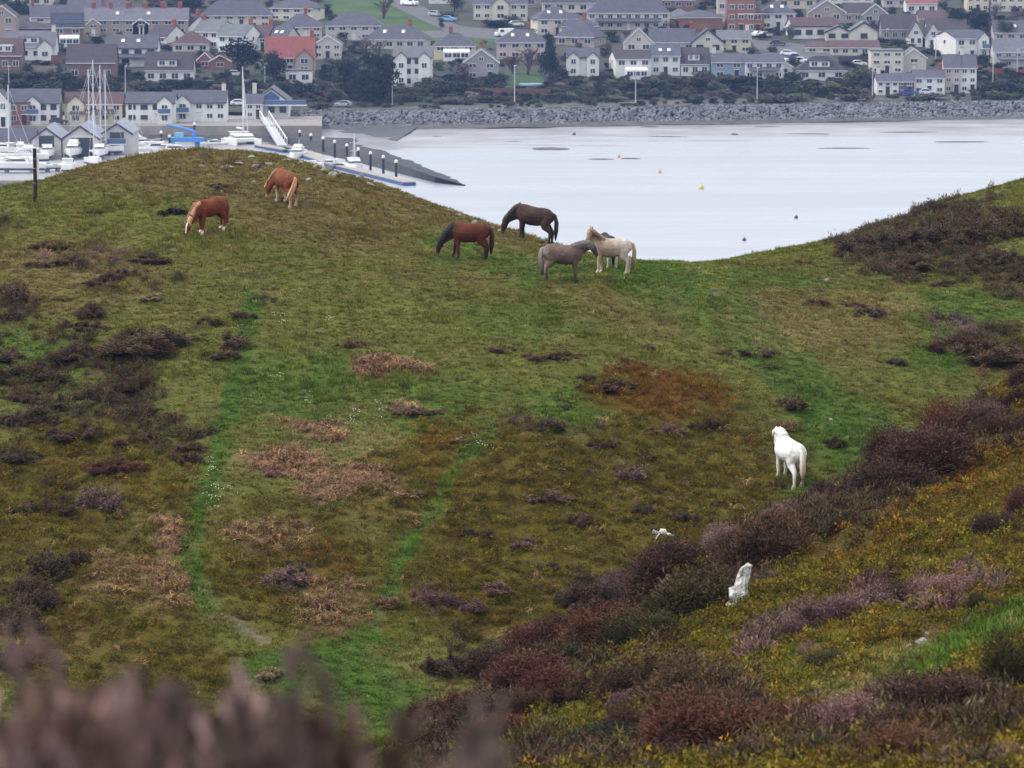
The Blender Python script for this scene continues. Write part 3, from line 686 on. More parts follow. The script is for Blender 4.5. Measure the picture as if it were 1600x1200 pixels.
for r, p in zip(rows, RH):
    s = p[1] / F_PX
    o = link(bpy.data.objects.new('rock', random.choice(ROCKS)))
    o.location = (p[0], p[1], p[2] + r[3] * s * .12); o.scale = (r[2] * s * 1.0, r[2] * s * random.uniform(.6, 1.0), r[3] * s * 1.15); o.rotation_euler = (random.gauss(0, .2), random.gauss(0, .2), random.uniform(0, 6.28))
    px, py = r[0], r[1]
    where = ('small pale rock among the stones on the hilltop skyline' if py < 300 and px < 640 else 'pale rock on the crest beside the dark grazing pony' if py < 375 and px > 640 else
             'pale stone at the edge of the grassy path on the near spur' if px > 1400 and py > 980 else 'pale stone among the heather at the lower left edge' if px < 100 else
             'single pale stone lying %s' % ('below the chestnut pony on the left' if py < 310 else 'on the left slope' if px < 200 else 'in the green hollow at the bottom' if py > 1080 else 'on the turf right of the saddle' if px > 1200 and py < 500 else 'near the white pony' if px > 1200 else 'at the head of the green path' if px > 700 else 'in the middle of the bowl'))
    tag(o, where, 'rock', 'pale stones on the hill')
# tall white leaning rock
p = hit([1152], [952])[0]; s = p[1] / F_PX
prof = [(-.16, -.1), (.16, .05), (.30, .22), (.36, .48), (.27, .78), (.25, .98), (.33, 1.28), (.30, 1.52), (.20, 1.60), (.05, 1.45), (-.05, 1.1), (-.14, .82), (-.30, .72), (-.30, .50), (-.24, .36), (-.36, .2), (-.34, .05)]
bm = bmesh.new(); rr = random.Random(5); lay = []
for dy, k in ((-.20, .55), (-.10, .92), (.05, 1.0), (.2, .62)):
    cx = sum(q[0] for q in prof) / len(prof)
    lay.append([bm.verts.new((cx + (q[0] - cx) * k + rr.gauss(0, .018), dy + rr.gauss(0, .04) + q[1] * .1, q[1] * (.5 + .5 * k) if k < 1 else q[1])) for q in prof])
n = len(prof)
for a_, b_ in zip(lay[:-1], lay[1:]):
    for i in range(n): bm.faces.new((a_[i], a_[(i+1) % n], b_[(i+1) % n], b_[i]))
bm.faces.new(lay[0]); bm.faces.new(lay[-1][::-1])
bmesh.ops.triangulate(bm, faces=bm.faces[:]); bmesh.ops.subdivide_edges(bm, edges=bm.edges[:], cuts=2, use_grid_fill=True)
for v in bm.verts:
    f_ = fbm(v.co.x * 7 + 3, v.co.z * 6 + v.co.y * 5, 5, 3); v.co.y += .07 * float(f_); v.co.x += .03 * float(fbm(v.co.z * 8, v.co.y * 8, 8, 2))
bmesh.ops.recalc_face_normals(bm, faces=bm.faces[:])
m_ = bpy.data.meshes.new('standing_rock'); bm.to_mesh(m_); bm.free(); m_.materials.append(M_ROCKW)
o = mesh_obj('standing_rock', m_); k = 74 * s / 1.6 * 1.04; o.location = (p[0], p[1], p[2] - .05); o.scale = (k * 1.12, k, k); o.rotation_euler = (0, R(4), 0)
tag(o, 'tall jagged white lichened rock standing in the heather', 'rock')

# ---- timber waymarker post on the left skyline
p = hit([55], [316])[0]; s = p[1] / F_PX; hh = 84 * s
t = empty('waymarker_post', tuple(p), 0, 'dark timber post with a narrow white board on the left skyline', 'post')
MB().tube([(0, 0, -.3), (.01, 0, hh * .5), (0, 0, hh)], [.072, .068, .066], 10).build('timber', mat('tarred_wood', (.035, .026, .024), .9, .2, .4, 8, .5), t)
MB().box(.075, .15, -.02, .02, hh * .44, hh * .86).build('board', mat('white_board', (.72, .73, .74), .6, .3, .06), t)
for z_ in (.35, .62, .80): MB().tube([(0, 0, hh * z_), (0, 0, hh * z_ + .022)], [.0745, .0745], 10).build('band', mat('steel_band', (.25, .24, .24), .5, .4, .2), t)

# ---- white carcass remains
p = hit([1034], [842])[0]; s = p[1] / F_PX
t = empty('animal_remains', (p[0], p[1], p[2] + .06), 0, 'bleached white animal carcass with a dark end and one thin leg lying in the moss', 'carcass')
M_BONE = mat('bleached_bone', (.56, .53, .48), .8, .2, .15, 12); M_HIDE = mat('dark_hide', (.035, .03, .035), .9, .2, .4, 14)
MB().tube([(-.06, .02, .10), (-.02, .0, .13), (.06, 0, .12), (.12, -.02, .06), (.16, -.03, .02)], [.03, .085, .095, .06, .02], 10).build('wool_body', M_BONE, t, True)
MB().tube([(.12, -.02, .07), (.2, -.03, .05), (.28, -.03, .02), (.34, -.02, .03)], [.045, .05, .03, .012], 8).build('skull', M_BONE, t, True)
for i in range(5):
    MB().tube([(-.06 - .03 * i, .04, .10 + .012 * i), (-.09 - .035 * i, -.02, .12 + .016 * i), (-.10 - .04 * i, -.07, .05 + .01 * i)], [.011, .011, .006], 6).build('rib', M_BONE, t, True)
MB().tube([(-.08, .06, .10), (-.18, .05, .16), (-.28, .04, .22), (-.31, .03, .2)], [.04, .05, .045, .02], 8).build('dark_end', M_HIDE, t, True)
lg = MB().tube([(-.06, -.06, .08), (-.13, -.16, .03), (-.17, -.24, -.05), (-.20, -.30, -.10)], [.016, .014, .017, .012], 6).build('leg', M_BONE, t, True)

# ================================================================ PONIES
M_COAT = attr_mat('pony_coat', 'coat', .7, .25, noise=.28, nscale=7, bump=.35, bscale=50)
M_HAIR = attr_mat('pony_hair', 'coat', .65, .3, noise=.3, nscale=22, bump=.4, bscale=40)
def rgbv(c): return np.array(c, float)
def voxel(mb, vox, smooth_it=4):
    m0 = mb.mesh('tmp'); o0 = bpy.data.objects.new('tmp', m0); COL.objects.link(o0)
    rm = o0.modifiers.new('r', 'REMESH'); rm.mode = 'VOXEL'; rm.voxel_size = vox
    sm = o0.modifiers.new('s', 'SMOOTH'); sm.factor = .5; sm.iterations = smooth_it
    dg = bpy.context.evaluated_depsgraph_get(); m1 = bpy.data.meshes.new_from_object(o0.evaluated_get(dg), depsgraph=dg)
    bpy.data.objects.remove(o0); return m1
def coat_attr(m, fn):
    n = len(m.vertices); co = np.empty(n * 3, np.float32); m.vertices.foreach_get('co', co); co = co.reshape(-1, 3)
    c = fn(co); a = m.attributes.new('coat', 'FLOAT_COLOR', 'POINT'); a.data.foreach_set('color', np.c_[c, np.ones(n)].astype(np.float32).ravel())
def pony(px, py, heading, size, coatfn, mane_c, tail_c, neck, label, stance, tail_sw=(0, 0), head_yaw=0.0, D=None, mane_len=.22, fat=1.0):
    """px, py: photo position of the ground under the belly; heading: direction the pony faces on the ground; neck: 'graze', 'level' or 'up'"""
    P = hit([px], [py])[0] if D is None else at_depth(px, py, D)
    if D is not None: P[2] = float(hz(P[0], P[1]))
    hx, hy = Vector(heading).normalized(); ang = math.atan2(hy, hx)
    root = empty('pony', tuple(P), ang, label, 'pony', 'ponies grazing on the hill')
    def g(lx, ly):                                        # ground height under a local point
        wx, wy = P[0] + (lx * hx - ly * hy) * size, P[1] + (lx * hy + ly * hx) * size
        return (float(hz(wx, wy)) - P[2]) / size
    # pitch of the trunk follows the hooves
    gf, gh = (g(.38, .13) + g(.38, -.13)) / 2, (g(-.5, .15) + g(-.5, -.15)) / 2
    def lift(x): return gh + (gf - gh) * (x + .5) / .88
    mb = MB()
    S = [(-.66, .97, .05, .08), (-.61, .95, .14, .17), (-.50, .93, .225 * fat, .245), (-.34, .90, .262 * fat, .285), (-.12, .85, .285 * fat, .305), (.10, .835, .29 * fat, .315), (.28, .86, .255 * fat, .31), (.42, .90, .21, .28), (.54, .92, .16, .22), (.62, .91, .08, .12)]
    mb.tube([(a, 0, b + lift(a)) for a, b, _, _ in S], [c for _, _, c, _ in S], 16, True, [d for _, _, _, d in S])
    cyw, syw = math.cos(head_yaw), math.sin(head_yaw)
    fz = lift(.45)
    if neck == 'graze':
        gl = g(1.02, 0)
        N = [(.34, 0, .98 + fz, .17, .22), (.52, 0, .90 + fz, .135, .21), (.70, 0, .70 + .5*fz + .5*gl, .105, .165), (.84, 0, .53 + gl, .088, .125), (.90, 0, .44 + gl, .075, .10)]
        Hd = [(.86, 0, .50 + gl, .07, .08), (.92, 0, .40 + gl, .082, .10), (.965, 0, .29 + gl, .075, .098), (1.00, 0, .17 + gl, .056, .068), (1.02, 0, .075 + gl, .052, .056), (1.025, 0, .03 + gl, .035, .04)]
        ears = [((.83, .05, .53 + gl), (.90, .085, .60 + gl)), ((.83, -.05, .53 + gl), (.90, -.085, .60 + gl))]
    elif neck == 'level':
        N = [(.34, 0, .98 + fz, .17, .22), (.52, 0, 1.06 + fz, .13, .205), (.70, 0, 1.14 + fz, .105, .165), (.84, 0, 1.17 + fz, .09, .13)]
        Hd = [(.80, 0, 1.20 + fz, .07, .08), (.88, 0, 1.15 + fz, .085, .105), (.96, 0, 1.04 + fz, .076, .095), (1.03, 0, .91 + fz, .056, .068), (1.07, 0, .83 + fz, .052, .056), (1.085, 0, .80 + fz, .035, .04)]
        ears = [((.81, .05, 1.24 + fz), (.83, .07, 1.345 + fz)), ((.81, -.05, 1.24 + fz), (.83, -.07, 1.345 + fz))]
    else:
        N = [(.34, 0, .98 + fz, .17, .22), (.50, 0, 1.10 + fz, .13, .20), (.61, 0, 1.25 + fz, .10, .155), (.68, 0, 1.36 + fz, .086, .12)]
        Hd = [(.66, 0, 1.42 + fz, .07, .075), (.73, 0, 1.38 + fz, .085, .10), (.82, 0, 1.29 + fz, .076, .095), (.91, 0, 1.18 + fz, .056, .066), (.96, 0, 1.11 + fz, .052, .056), (.98, 0, 1.085 + fz, .035, .04)]
        ears = [((.67, .05, 1.45 + fz), (.69, .072, 1.56 + fz)), ((.67, -.05, 1.45 + fz), (.69, -.072, 1.56 + fz))]
    def yaw(p, k=1.0):                                    # turn of the neck and head to the side
        dx = p[0] - .40
        if dx <= 0: return p
        a_ = head_yaw * k * min(1, dx / .45); return (.40 + dx * math.cos(a_) - p[1] * math.sin(a_), p[1] * math.cos(a_) + dx * math.sin(a_), p[2])
    Np = [yaw((a, b, c)) for a, b, c, _, _ in N]; mb.tube(Np, [q[3] * 1.12 for q in N], 14, True, [q[4] * 1.12 for q in N])
    Hp = [yaw((a, b, c)) for a, b, c, _, _ in Hd]; mb.tube(Hp, [q[3] * 1.1 for q in Hd], 12, True, [q[4] * 1.1 for q in Hd])
    for a, b in ears:
        a, b = yaw(a), yaw(b); mid = tuple((Vector(a) * .5 + Vector(b) * .5)); mb.tube([a, mid, b], [.03, .027, .008], 7)
    fl, fr, hl, hr = stance                               # hoof offsets forward/back
    for side, dx in ((1, fl), (-1, fr)):
        y_ = .125 * side; gz = g(.38 + dx, y_)
        mb.tube([(.38, y_ * .9, .88 + fz), (.37 + dx * .1, y_, .68 + fz), (.365 + dx * .35, y_, .53 + fz), (.385 + dx * .65, y_, .35 + .3*fz + .7*gz), (.375 + dx * .9, y_, .14 + gz), (.385 + dx, y_, .10 + gz), (.41 + dx, y_, .05 + gz), (.42 + dx, y_, -.01 + gz)],
                [.12, .09, .068, .056, .040, .048, .056, .064], 10, True, [.14, .11, .08, .056, .040, .046, .052, .058])
    for side, dx in ((1, hl), (-1, hr)):
        y_ = .145 * side; gz = g(-.5 + dx, y_); bz = lift(-.5)
        mb.tube([(-.42, y_ * .8, .92 + bz), (-.38, y_, .74 + bz), (-.40 + dx * .2, y_, .60 + bz), (-.55 + dx * .6, y_, .44 + .4*bz + .6*gz), (-.555 + dx * .75, y_, .37 + .3*bz + .7*gz), (-.53 + dx * .95, y_, .14 + gz), (-.52 + dx, y_, .10 + gz), (-.49 + dx, y_, .05 + gz), (-.48 + dx, y_, -.01 + gz)],
                [.135, .13, .10, .062, .052, .041, .049, .056, .064], 10, True, [.21, .18, .14, .07, .057, .041, .046, .052, .058])
    body = voxel(mb, .019)
    ctx = dict(lift=lift, fz=fz, poll=Vector(Hp[0]), muzzle=Vector(Hp[-1]), g=g)
    coat_attr(body, lambda co: coatfn(co, ctx))
    body.materials.append(M_COAT); b = mesh_obj('body', body, root, None, True); b.scale = (size,) * 3
    # mane: locks hanging from the crest of the neck
    rr = random.Random(int(px)); mb = MB(); mk = min(1, mane_len / .22)
    crest = []
    for i in range(len(N)):
        t_ = Vector(Np[min(i+1, len(N)-1)]) - Vector(Np[max(i-1, 0)]); t_.normalize(); side = Vector((0, 1, 0)); up = t_.cross(side); up = up if up.z > 0 or neck == 'graze' and up.x > 0 else -up
        crest.append(Vector(Np[i]) + up.normalized() * N[i][4] * 1.04)
    crest.append(Vector(Hp[1]) + Vector((.02, 0, .085)))
    for i in range(110):
        u = rr.uniform(0.06, 1) * (len(crest) - 1); k = min(int(u), len(crest) - 2); c = crest[k].lerp(crest[k+1], u - k)
        sd = (1 if hx < 0 else -1) * (1 if rr.random() < .8 else -1); L_ = mane_len * rr.uniform(.6, 1.25)
        mb.tube([c + Vector((0, 0, 0)), c + Vector((rr.gauss(0, .01), sd * .09, -.02)), c + Vector((rr.gauss(0, .02), sd * .15, -L_ * .55)), c + Vector((rr.gauss(0, .03), sd * .145, -L_))], [.020 * mk, .026 * mk, .022 * mk, .004], 5)
    mm = mb.mesh('mane'); coat_attr(mm, lambda co: np.tile(rgbv(mane_c), (len(co), 1)) * (.8 + .5 * vnoise(co[:, 0] * 30, co[:, 1] * 30 + co[:, 2] * 8, 3))[:, None])
    mm.materials.append(M_HAIR); o_ = mesh_obj('mane', mm, root, None, True); o_.scale = (size,) * 3
    mb = MB(); bz = lift(-.6)
    for i in range(16):
        a_ = rr.uniform(0, 6.28); q = rr.uniform(.2, 1); ox, oy = math.cos(a_) * .03 * q, math.sin(a_) * .035 * q; e = rr.uniform(.8, 1.05)
        mb.tube([(-.62 + ox * .3, oy * .3, 1.06 + bz), (-.69 + ox, oy, 1.0 + bz), (-.735 + ox * 1.8 + tail_sw[0] * .2, oy * 1.8 + tail_sw[1] * .25, .76 + bz), (-.72 + ox * 2 + tail_sw[0] * .6, oy * 2.1 + tail_sw[1] * .65, .48 + bz), (-.70 + ox + tail_sw[0], oy * 1.2 + tail_sw[1], (.48 - .30 * e) + bz + .25 * abs(tail_sw[1]))], [.025, .032, .036, .032, .006], 6)
    mm = mb.mesh('tail'); coat_attr(mm, lambda co: (rgbv(tail_c[0])[None] * (1 - sstep(.2, .95, co[:, 2] - bz))[:, None] + rgbv(tail_c[1])[None] * sstep(.2, .95, co[:, 2] - bz)[:, None]) * (.8 + .5 * vnoise(co[:, 0] * 40, co[:, 1] * 40 + co[:, 2] * 5, 3))[:, None])
    mm.materials.append(M_HAIR); o_ = mesh_obj('tail', mm, root, None, True); o_.scale = (size,) * 3
    m_eye = mat('pony_eye', (.01, .008, .008), .15, .5, 0)
    for sd in (-1, 1):
        e = yaw((Hd[1][0] + .03, sd * .078, Hd[1][2] + .015)); bm_ = bmesh.new(); bmesh.ops.create_icosphere(bm_, subdivisions=1, radius=.016)
        me_ = bpy.data.meshes.new('eye'); bm_.to_mesh(me_); bm_.free(); eo = mesh_obj('eye', me_, root, m_eye, True); eo.location = Vector(e) * size; eo.scale = (size,) * 3
    return root
def legs_mix(co, c, ctx, stock, hoof, z0=.16, z1=.24, hooftop=.05):
    z_ = co[:, 2] - np.array([ctx['lift'](q) for q in co[:, 0]])
    near_leg = (co[:, 0] < .62)
    w = (1 - sstep(z0, z1, z_)) * near_leg; c = c * (1 - w[:, None]) + rgbv(stock) * w[:, None]
    w = (1 - sstep(hooftop, hooftop + .03, z_)) * near_leg; return c * (1 - w[:, None]) + rgbv(hoof) * w[:, None]
def face(co, c, ctx, colr, r0=.0, r1=.13):
    d = np.linalg.norm(co - np.array(ctx['muzzle']), axis=1); w = 1 - sstep(r0, r1, d); return c * (1 - w[:, None]) + rgbv(colr) * w[:, None]
def shade(co, base, seed, amt=.25, sc=5): return rgbv(base)[None] * (1 + amt * fbm(co[:, 0] * sc + co[:, 1] * 3, co[:, 2] * sc + co[:, 1] * 4, seed, 3))[:, None]
def blaze(co, c, ctx, colr, wdt=.03):
    d = np.abs(co[:, 1]) ; h = np.linalg.norm(co - np.array(ctx['poll']), axis=1); w = (d < wdt) * (h < .42) * (co[:, 0] > ctx['poll'].x + .06); return c * (1 - w[:, None]) + rgbv(colr) * w[:, None]
CREAM = (.62, .50, .36)
def chest1(co, k): c = shade(co, (.150, .032, .009), 1); c = legs_mix(co, c, k, (.66, .58, .48), (.5, .42, .34), .10, .17); return blaze(co, c, k, (.7, .62, .55))
def chest2(co, k): c = shade(co, (.165, .045, .014), 2); c = legs_mix(co, c, k, (.52, .36, .24), (.6, .52, .44), .25, .55); return face(co, c, k, (.55, .42, .32), .0, .2)
def bay(co, k): c = shade(co, (.080, .017, .006), 3); c = legs_mix(co, c, k, (.028, .02, .02), (.02, .018, .018), .20, .40); return face(co, c, k, (.22, .10, .05))
def brownroan(co, k): c = shade(co, (.050, .028, .021), 4, .55, 7); c = legs_mix(co, c, k, (.035, .027, .026), (.45, .4, .36), .20, .45, .03); return face(co, c, k, (.16, .11, .08))
def greyroan(co, k):
    c = shade(co, (.135, .088, .075), 5, .3, 6); w = sstep(.45, .8, -co[:, 0]); c = c * (1 - w[:, None]) + rgbv((.25, .20, .19)) * w[:, None]
    w = sstep(.72, .9, co[:, 0]); c = c * (1 - w[:, None]) + rgbv((.06, .05, .05)) * w[:, None]
    return legs_mix(co, c, k, (.045, .035, .032), (.02, .018, .018), .12, .38)
def creamroan(co, k):
    c = shade(co, (.36, .265, .20), 6, .3, 5); w = sstep(-.15, .5, -co[:, 0] + .25 * fbm(co[:, 0] * 6, co[:, 2] * 6, 8)); c = c * (1 - w[:, None]) + rgbv((.52, .46, .39)) * w[:, None]
    w = sstep(.55, .75, co[:, 0]); c = c * (1 - w[:, None]) + rgbv((.30, .21, .165)) * w[:, None]
    return legs_mix(co, c, k, (.52, .40, .28), (.40, .28, .16), .05, .55)
def piebald(co, k): w = sstep(.0, .1, .62 - co[:, 2] + .2 * fbm(co[:, 0] * 3 + 2, co[:, 1] * 3, 9, 2)); c = rgbv((.02, .018, .02))[None] * (1 - w[:, None]) + rgbv((.5, .48, .45))[None] * w[:, None]; return legs_mix(co, c, k, (.5, .48, .45), (.3, .26, .22), .2, .35)
def white(co, k): c = shade(co, (.74, .73, .71), 10, .05); return legs_mix(co, c, k, (.60, .57, .53), (.4, .36, .32), .1, .3)
pony(329, 363, (-.74, -.67), 1.0, chest1, (.40, .22, .11), ((.24, .09, .035), (.19, .05, .02)), 'graze', 'chestnut pony with white socks and pale mane grazing on the left hilltop', (.06, -.06, .05, -.05), mane_len=.13)
pony(447, 322, (-.52, .85), 1.02, chest2, (.46, .30, .17), ((.50, .34, .20), (.36, .20, .10)), 'graze', 'chestnut pony seen from behind swishing its blond tail', (.05, -.08, -.04, .06), tail_sw=(-.02, .36), mane_len=.12, head_yaw=.35)
pony(733, 405, (-1, .04), 1.07, bay, (.016, .013, .014), ((.014, .012, .013), (.03, .014, .01)), 'graze', 'dark bay pony with a black mane grazing in the middle of the saddle', (-.05, .12, .03, -.04), mane_len=.34, fat=1.06)
pony(834, 378, (-1, .12), 1.10, brownroan, (.05, .035, .03), ((.02, .018, .02), (.04, .03, .028)), 'graze', 'shaggy dark brown pony grazing on the skyline against the water', (.04, -.03, .02, -.05), mane_len=.2)
pony(880, 440, (.97, .16), 1.05, greyroan, (.13, .115, .115), ((.10, .09, .095), (.22, .19, .19)), 'level', 'grey roan pony with a dark tail standing left of the pale pony', (.02, -.03, .03, -.04), tail_sw=(.04, 0), mane_len=.24, fat=1.05)
pony(955, 428, (-.97, -.05), 1.04, creamroan, (.24, .15, .10), ((.30, .17, .11), (.42, .28, .20)), 'up', 'pale cream and white pony with its head raised on the saddle', (.05, -.08, .06, -.06), head_yaw=.75, mane_len=.17)
pony(950, 419, (-.25, .97), .95, piebald, (.02, .018, .02), ((.02, .018, .02), (.02, .018, .02)), 'graze', 'black and white pony mostly hidden behind the pale cream pony', (.02, -.02, .02, -.02))
pony(1233, 757, (-.40, .92), 1.08, white, (.66, .64, .61), ((.42, .28, .18), (.62, .58, .52)), 'level', 'white pony seen from behind on the lower slope', (.02, .10, -.05, .04), tail_sw=(-.02, -.02), mane_len=.16, head_yaw=-.2, fat=1.2)
# dung piles beside the ponies on the saddle
for px, py in ((1194, 421), (1180, 433), (1222, 415), (1208, 418)):
    p = hit([px], [py])[0]; o = link(bpy.data.objects.new('dung_pile', ROCKS[px % 5].copy() if px == 1194 else bpy.data.meshes.get('dung')))
    if px == 1194: o.data.name = 'dung'; o.data.materials.clear(); o.data.materials.append(mat('dung', (.03, .024, .018), .95, .1, .3, 20, .6))
    o.location = (p[0], p[1], p[2] + .03); o.scale = (.2, .18, .15); o.rotation_euler = (0, 0, px)
    tag(o, 'small dark dung heap on the turf right of the saddle', 'dung', 'dung heaps on the saddle')

# ================================================================ THE BAY
WATER_Z = 0.0
def sheet(name, xs, ys, zf, m, label, kind='structure'):
    X, Y = np.meshgrid(xs, ys); Z = zf(X, Y); n_, k_ = len(xs), len(ys)
    i_ = (np.arange(k_ - 1)[:, None] * n_ + np.arange(n_ - 1)[None, :]).ravel()
    me_ = pydata(name, np.stack([X, Y, Z], -1).reshape(-1, 3), np.stack([i_, i_ + 1, i_ + n_ + 1, i_ + n_], -1))
    o = mesh_obj(name, me_, None, m, True); return tag(o, label, None, None, kind)
def water_mat():
    m = bpy.data.materials.new('sea_water'); m.use_nodes = True; t = m.node_tree; b = t.nodes['Principled BSDF']
    b.inputs['Base Color'].default_value = (.30, .32, .35, 1); b.inputs['Roughness'].default_value = .38; b.inputs['IOR'].default_value = 1.34; b.inputs['Specular IOR Level'].default_value = .6
    tc_ = t.nodes.new('ShaderNodeTexCoord'); mp = t.nodes.new('ShaderNodeMapping'); mp.inputs['Scale'].default_value = (.25, 1.0, 1)
    n = t.nodes.new('ShaderNodeTexNoise'); n.inputs['Scale'].default_value = .55; n.inputs['Detail'].default_value = 5; n.inputs['Roughness'].default_value = .6
    bp = t.nodes.new('ShaderNodeBump'); bp.inputs['Strength'].default_value = .5; bp.inputs['Distance'].default_value = .35
    t.links.new(tc_.outputs['Object'], mp.inputs['Vector']); t.links.new(mp.outputs['Vector'], n.inputs['Vector']); t.links.new(n.outputs['Fac'], bp.inputs['Height']); t.links.new(bp.outputs['Normal'], b.inputs['Normal'])
    n2 = t.nodes.new('ShaderNodeTexNoise'); n2.inputs['Scale'].default_value = .02; n2.inputs['Detail'].default_value = 5; mp2 = t.nodes.new('ShaderNodeMapping'); mp2.inputs['Scale'].default_value = (.3, 2.2, 1)
    r = t.nodes.new('ShaderNodeMapRange'); r.inputs['From Min'].default_value, r.inputs['From Max'].default_value = .35, .65; r.inputs['To Min'].default_value, r.inputs['To Max'].default_value = .26, .46
    t.links.new(tc_.outputs['Object'], mp2.inputs['Vector']); t.links.new(mp2.outputs['Vector'], n2.inputs['Vector']); t.links.new(n2.outputs['Fac'], r.inputs['Value']); t.links.new(r.outputs['Result'], b.inputs['Roughness'])
    return m
M_WATER = water_mat()
sheet('sea', np.linspace(-420, 420, 12), np.linspace(170, 1010, 12), lambda X, Y: X * 0 + WATER_Z, M_WATER, 'pale calm water of the tidal bay')
# shoreline (photo x -> distance of the water's edge below the stone revetment)
_sx = np.array([-900, 480, 700, 1100, 1600, 2600], float)
_sD = np.array([972, 972, 976, 992, 1012, 1050], float)
def shoreD(x, y): return np.interp(800 + F_PX * x / np.maximum(y, 1), _sx, _sD)
def mud_z(X, Y):
    px = 800 + F_PX * X / Y; sd = shoreD(X, Y)
    d = sd - Y
    base = .27 - d * .0048
    base = np.where(px < 640, base + .25 * sstep(640, 500, px), base)
    base += .26 * fbm(X / 34, Y / 4.5, 7, 4) + .05 * fbm(X / 6, Y / 3, 17, 3)
    base += .30 * np.exp(-((px - 862) / 42) ** 2 - ((Y - 905) / 5) ** 2) + .34 * np.exp(-((px - 1015) / 18) ** 2 - ((Y - 966) / 4) ** 2)
    return np.minimum(base, .9) - .45 * sstep(60, 100, d)
M_MUD = mat('wet_mud', (.23, .215, .22), .32, .6, .5, .06, .25, bscale=1.0, detail=8)
sheet('mudflat', np.linspace(-120, 260, 260), np.linspace(860, 1016, 170), lambda X, Y: np.where(Y > shoreD(X, Y) - 1, .5, mud_z(X, Y)), M_MUD, 'wet grey mudflat below the stone sea wall')
sheet('shingle_beach', np.linspace(-120, 240, 160), np.linspace(0, 1, 6), lambda X, Y: X * 0, mat('shingle', (.085, .078, .072), .8, .3, .4, .5, .5), 'dark weedy shingle strip along the foot of the sea wall')
bo = bpy.data.objects['shingle_beach']
for v in bo.data.vertices:
    sd = float(shoreD(v.co.x, 985.0)); w = v.co.y; n_ = float(fbm(v.co.x / 7, w * 3, 23, 3)); v.co.y = sd - 3.2 + 4.6 * w + 1.3 * n_ * (1 - w); v.co.z = .32 + .9 * w + .08 * n_

for k_, (px, py, w_, h_) in enumerate([(860, 233, 56, 3.4), (1015, 199.5, 34, 3), (1130, 196, 34, 1.6), (1200, 199.5, 52, 1.6), (1262, 209.5, 74, 1.3), (1430, 207, 100, 1.0), (1148, 210.5, 12, 2), (940, 249, 40, 1.2), (985, 248, 30, 1.2), (682, 214, 18, 1.5), (1040, 214, 60, .9), (1320, 232, 80, .8), (1500, 222, 90, .9), (800, 222, 40, 1.0)]):
    d_ = ray(px, py); t_ = -ZC / d_[2]; bm_ = bmesh.new(); bmesh.ops.create_icosphere(bm_, subdivisions=3, radius=.5)
    for v in bm_.verts: q = 1 + .35 * float(fbm(v.co.x * 4 + k_, v.co.y * 4, 3 + k_, 3)); v.co.x *= q; v.co.y *= q; v.co.z *= .8 + .4 * q
    me_ = bpy.data.meshes.new('mud_bank'); bm_.to_mesh(me_); bm_.free(); o = mesh_obj('mud_bank', me_, None, mat('weedy_mud', (.075, .07, .072), .6, .4, .4, 2), True)
    s_ = d_[1] * t_ / F_PX; o.location = (d_[0] * t_, d_[1] * t_, .02); o.scale = (w_ * s_, h_ * s_ * 14, .5 if h_ > 1.5 else .28); tag(o, 'low dark weedy mud bank showing above the wet flat', None, None, 'structure')

# ================================================================ TOWN GROUND
_gD = np.array([0, 3, 8, 24, 40, 60, 85, 110, 160, 230, 320, 540, 900], float)
_gz = np.array([.4, 3.4, 4.0, 4.4, 5.0, 7.2, 9.6, 11.8, 16.4, 22.8, 31.5, 47, 70], float)
def town_z(x, y):
    d = np.asarray(y) - shoreD(x, y)
    z = np.interp(d, _gD, _gz) + sstep(40, 90, d) * (.5 * fbm(np.asarray(x) / 40, np.asarray(y) / 40, 5, 2))
    px = 800 + F_PX * np.asarray(x) / np.asarray(y)
    return np.where((px < 500) & (d < 8), np.maximum(z, 3.0), z)
def town_hit(px, py, dz=0.0):
    d = ray(px, py); Ds = np.arange(935, 1600, .25); t = Ds / d[1]
    X = d[0] * t; Z = ZC + d[2] * t; b_ = Z < town_z(X, Ds) + dz; k = int(b_.argmax()) if b_.any() else len(Ds) - 1
    return Vector((float(X[k]), float(Ds[k]), float(town_z(X[k], Ds[k]))))
def tg_mat():
    m = bpy.data.materials.new('gardens'); m.use_nodes = True; t = m.node_tree; b = t.nodes['Principled BSDF']; b.inputs['Roughness'].default_value = .95
    tc_ = t.nodes.new('ShaderNodeTexCoord'); n = t.nodes.new('ShaderNodeTexNoise'); n.inputs['Scale'].default_value = .05; n.inputs['Detail'].default_value = 8; n.inputs['Roughness'].default_value = .7
    r = t.nodes.new('ShaderNodeValToRGB'); e = r.color_ramp.elements
    e[0].position, e[0].color = .36, (.020, .030, .014, 1); e[1].position, e[1].color = .66, (.062, .050, .038, 1)
    e = r.color_ramp.elements.new(.5); e.color = (.036, .036, .022, 1)
    t.links.new(tc_.outputs['Object'], n.inputs['Vector']); t.links.new(n.outputs['Fac'], r.inputs['Fac']); t.links.new(r.outputs['Color'], b.inputs['Base Color'])
    return m
xs = np.linspace(-420, 420, 170); ds = np.r_[np.linspace(6, 60, 28), np.linspace(64, 345, 44)]
XX, DD = np.meshgrid(xs, ds); YY = np.zeros_like(XX)
for it in range(4): YY = shoreD(XX, np.maximum(YY, 950)) + DD
n_, k_ = len(xs), len(ds); i_ = (np.arange(k_ - 1)[:, None] * n_ + np.arange(n_ - 1)[None, :]).ravel()
tg = mesh_obj('town_ground', pydata('town_ground', np.stack([XX, YY, town_z(XX, YY)], -1).reshape(-1, 3), np.stack([i_, i_ + 1, i_ + n_ + 1, i_ + n_], -1)), None, tg_mat(), True)
tag(tg, 'sloping ground with gardens under the hillside town', None, None, 'structure')
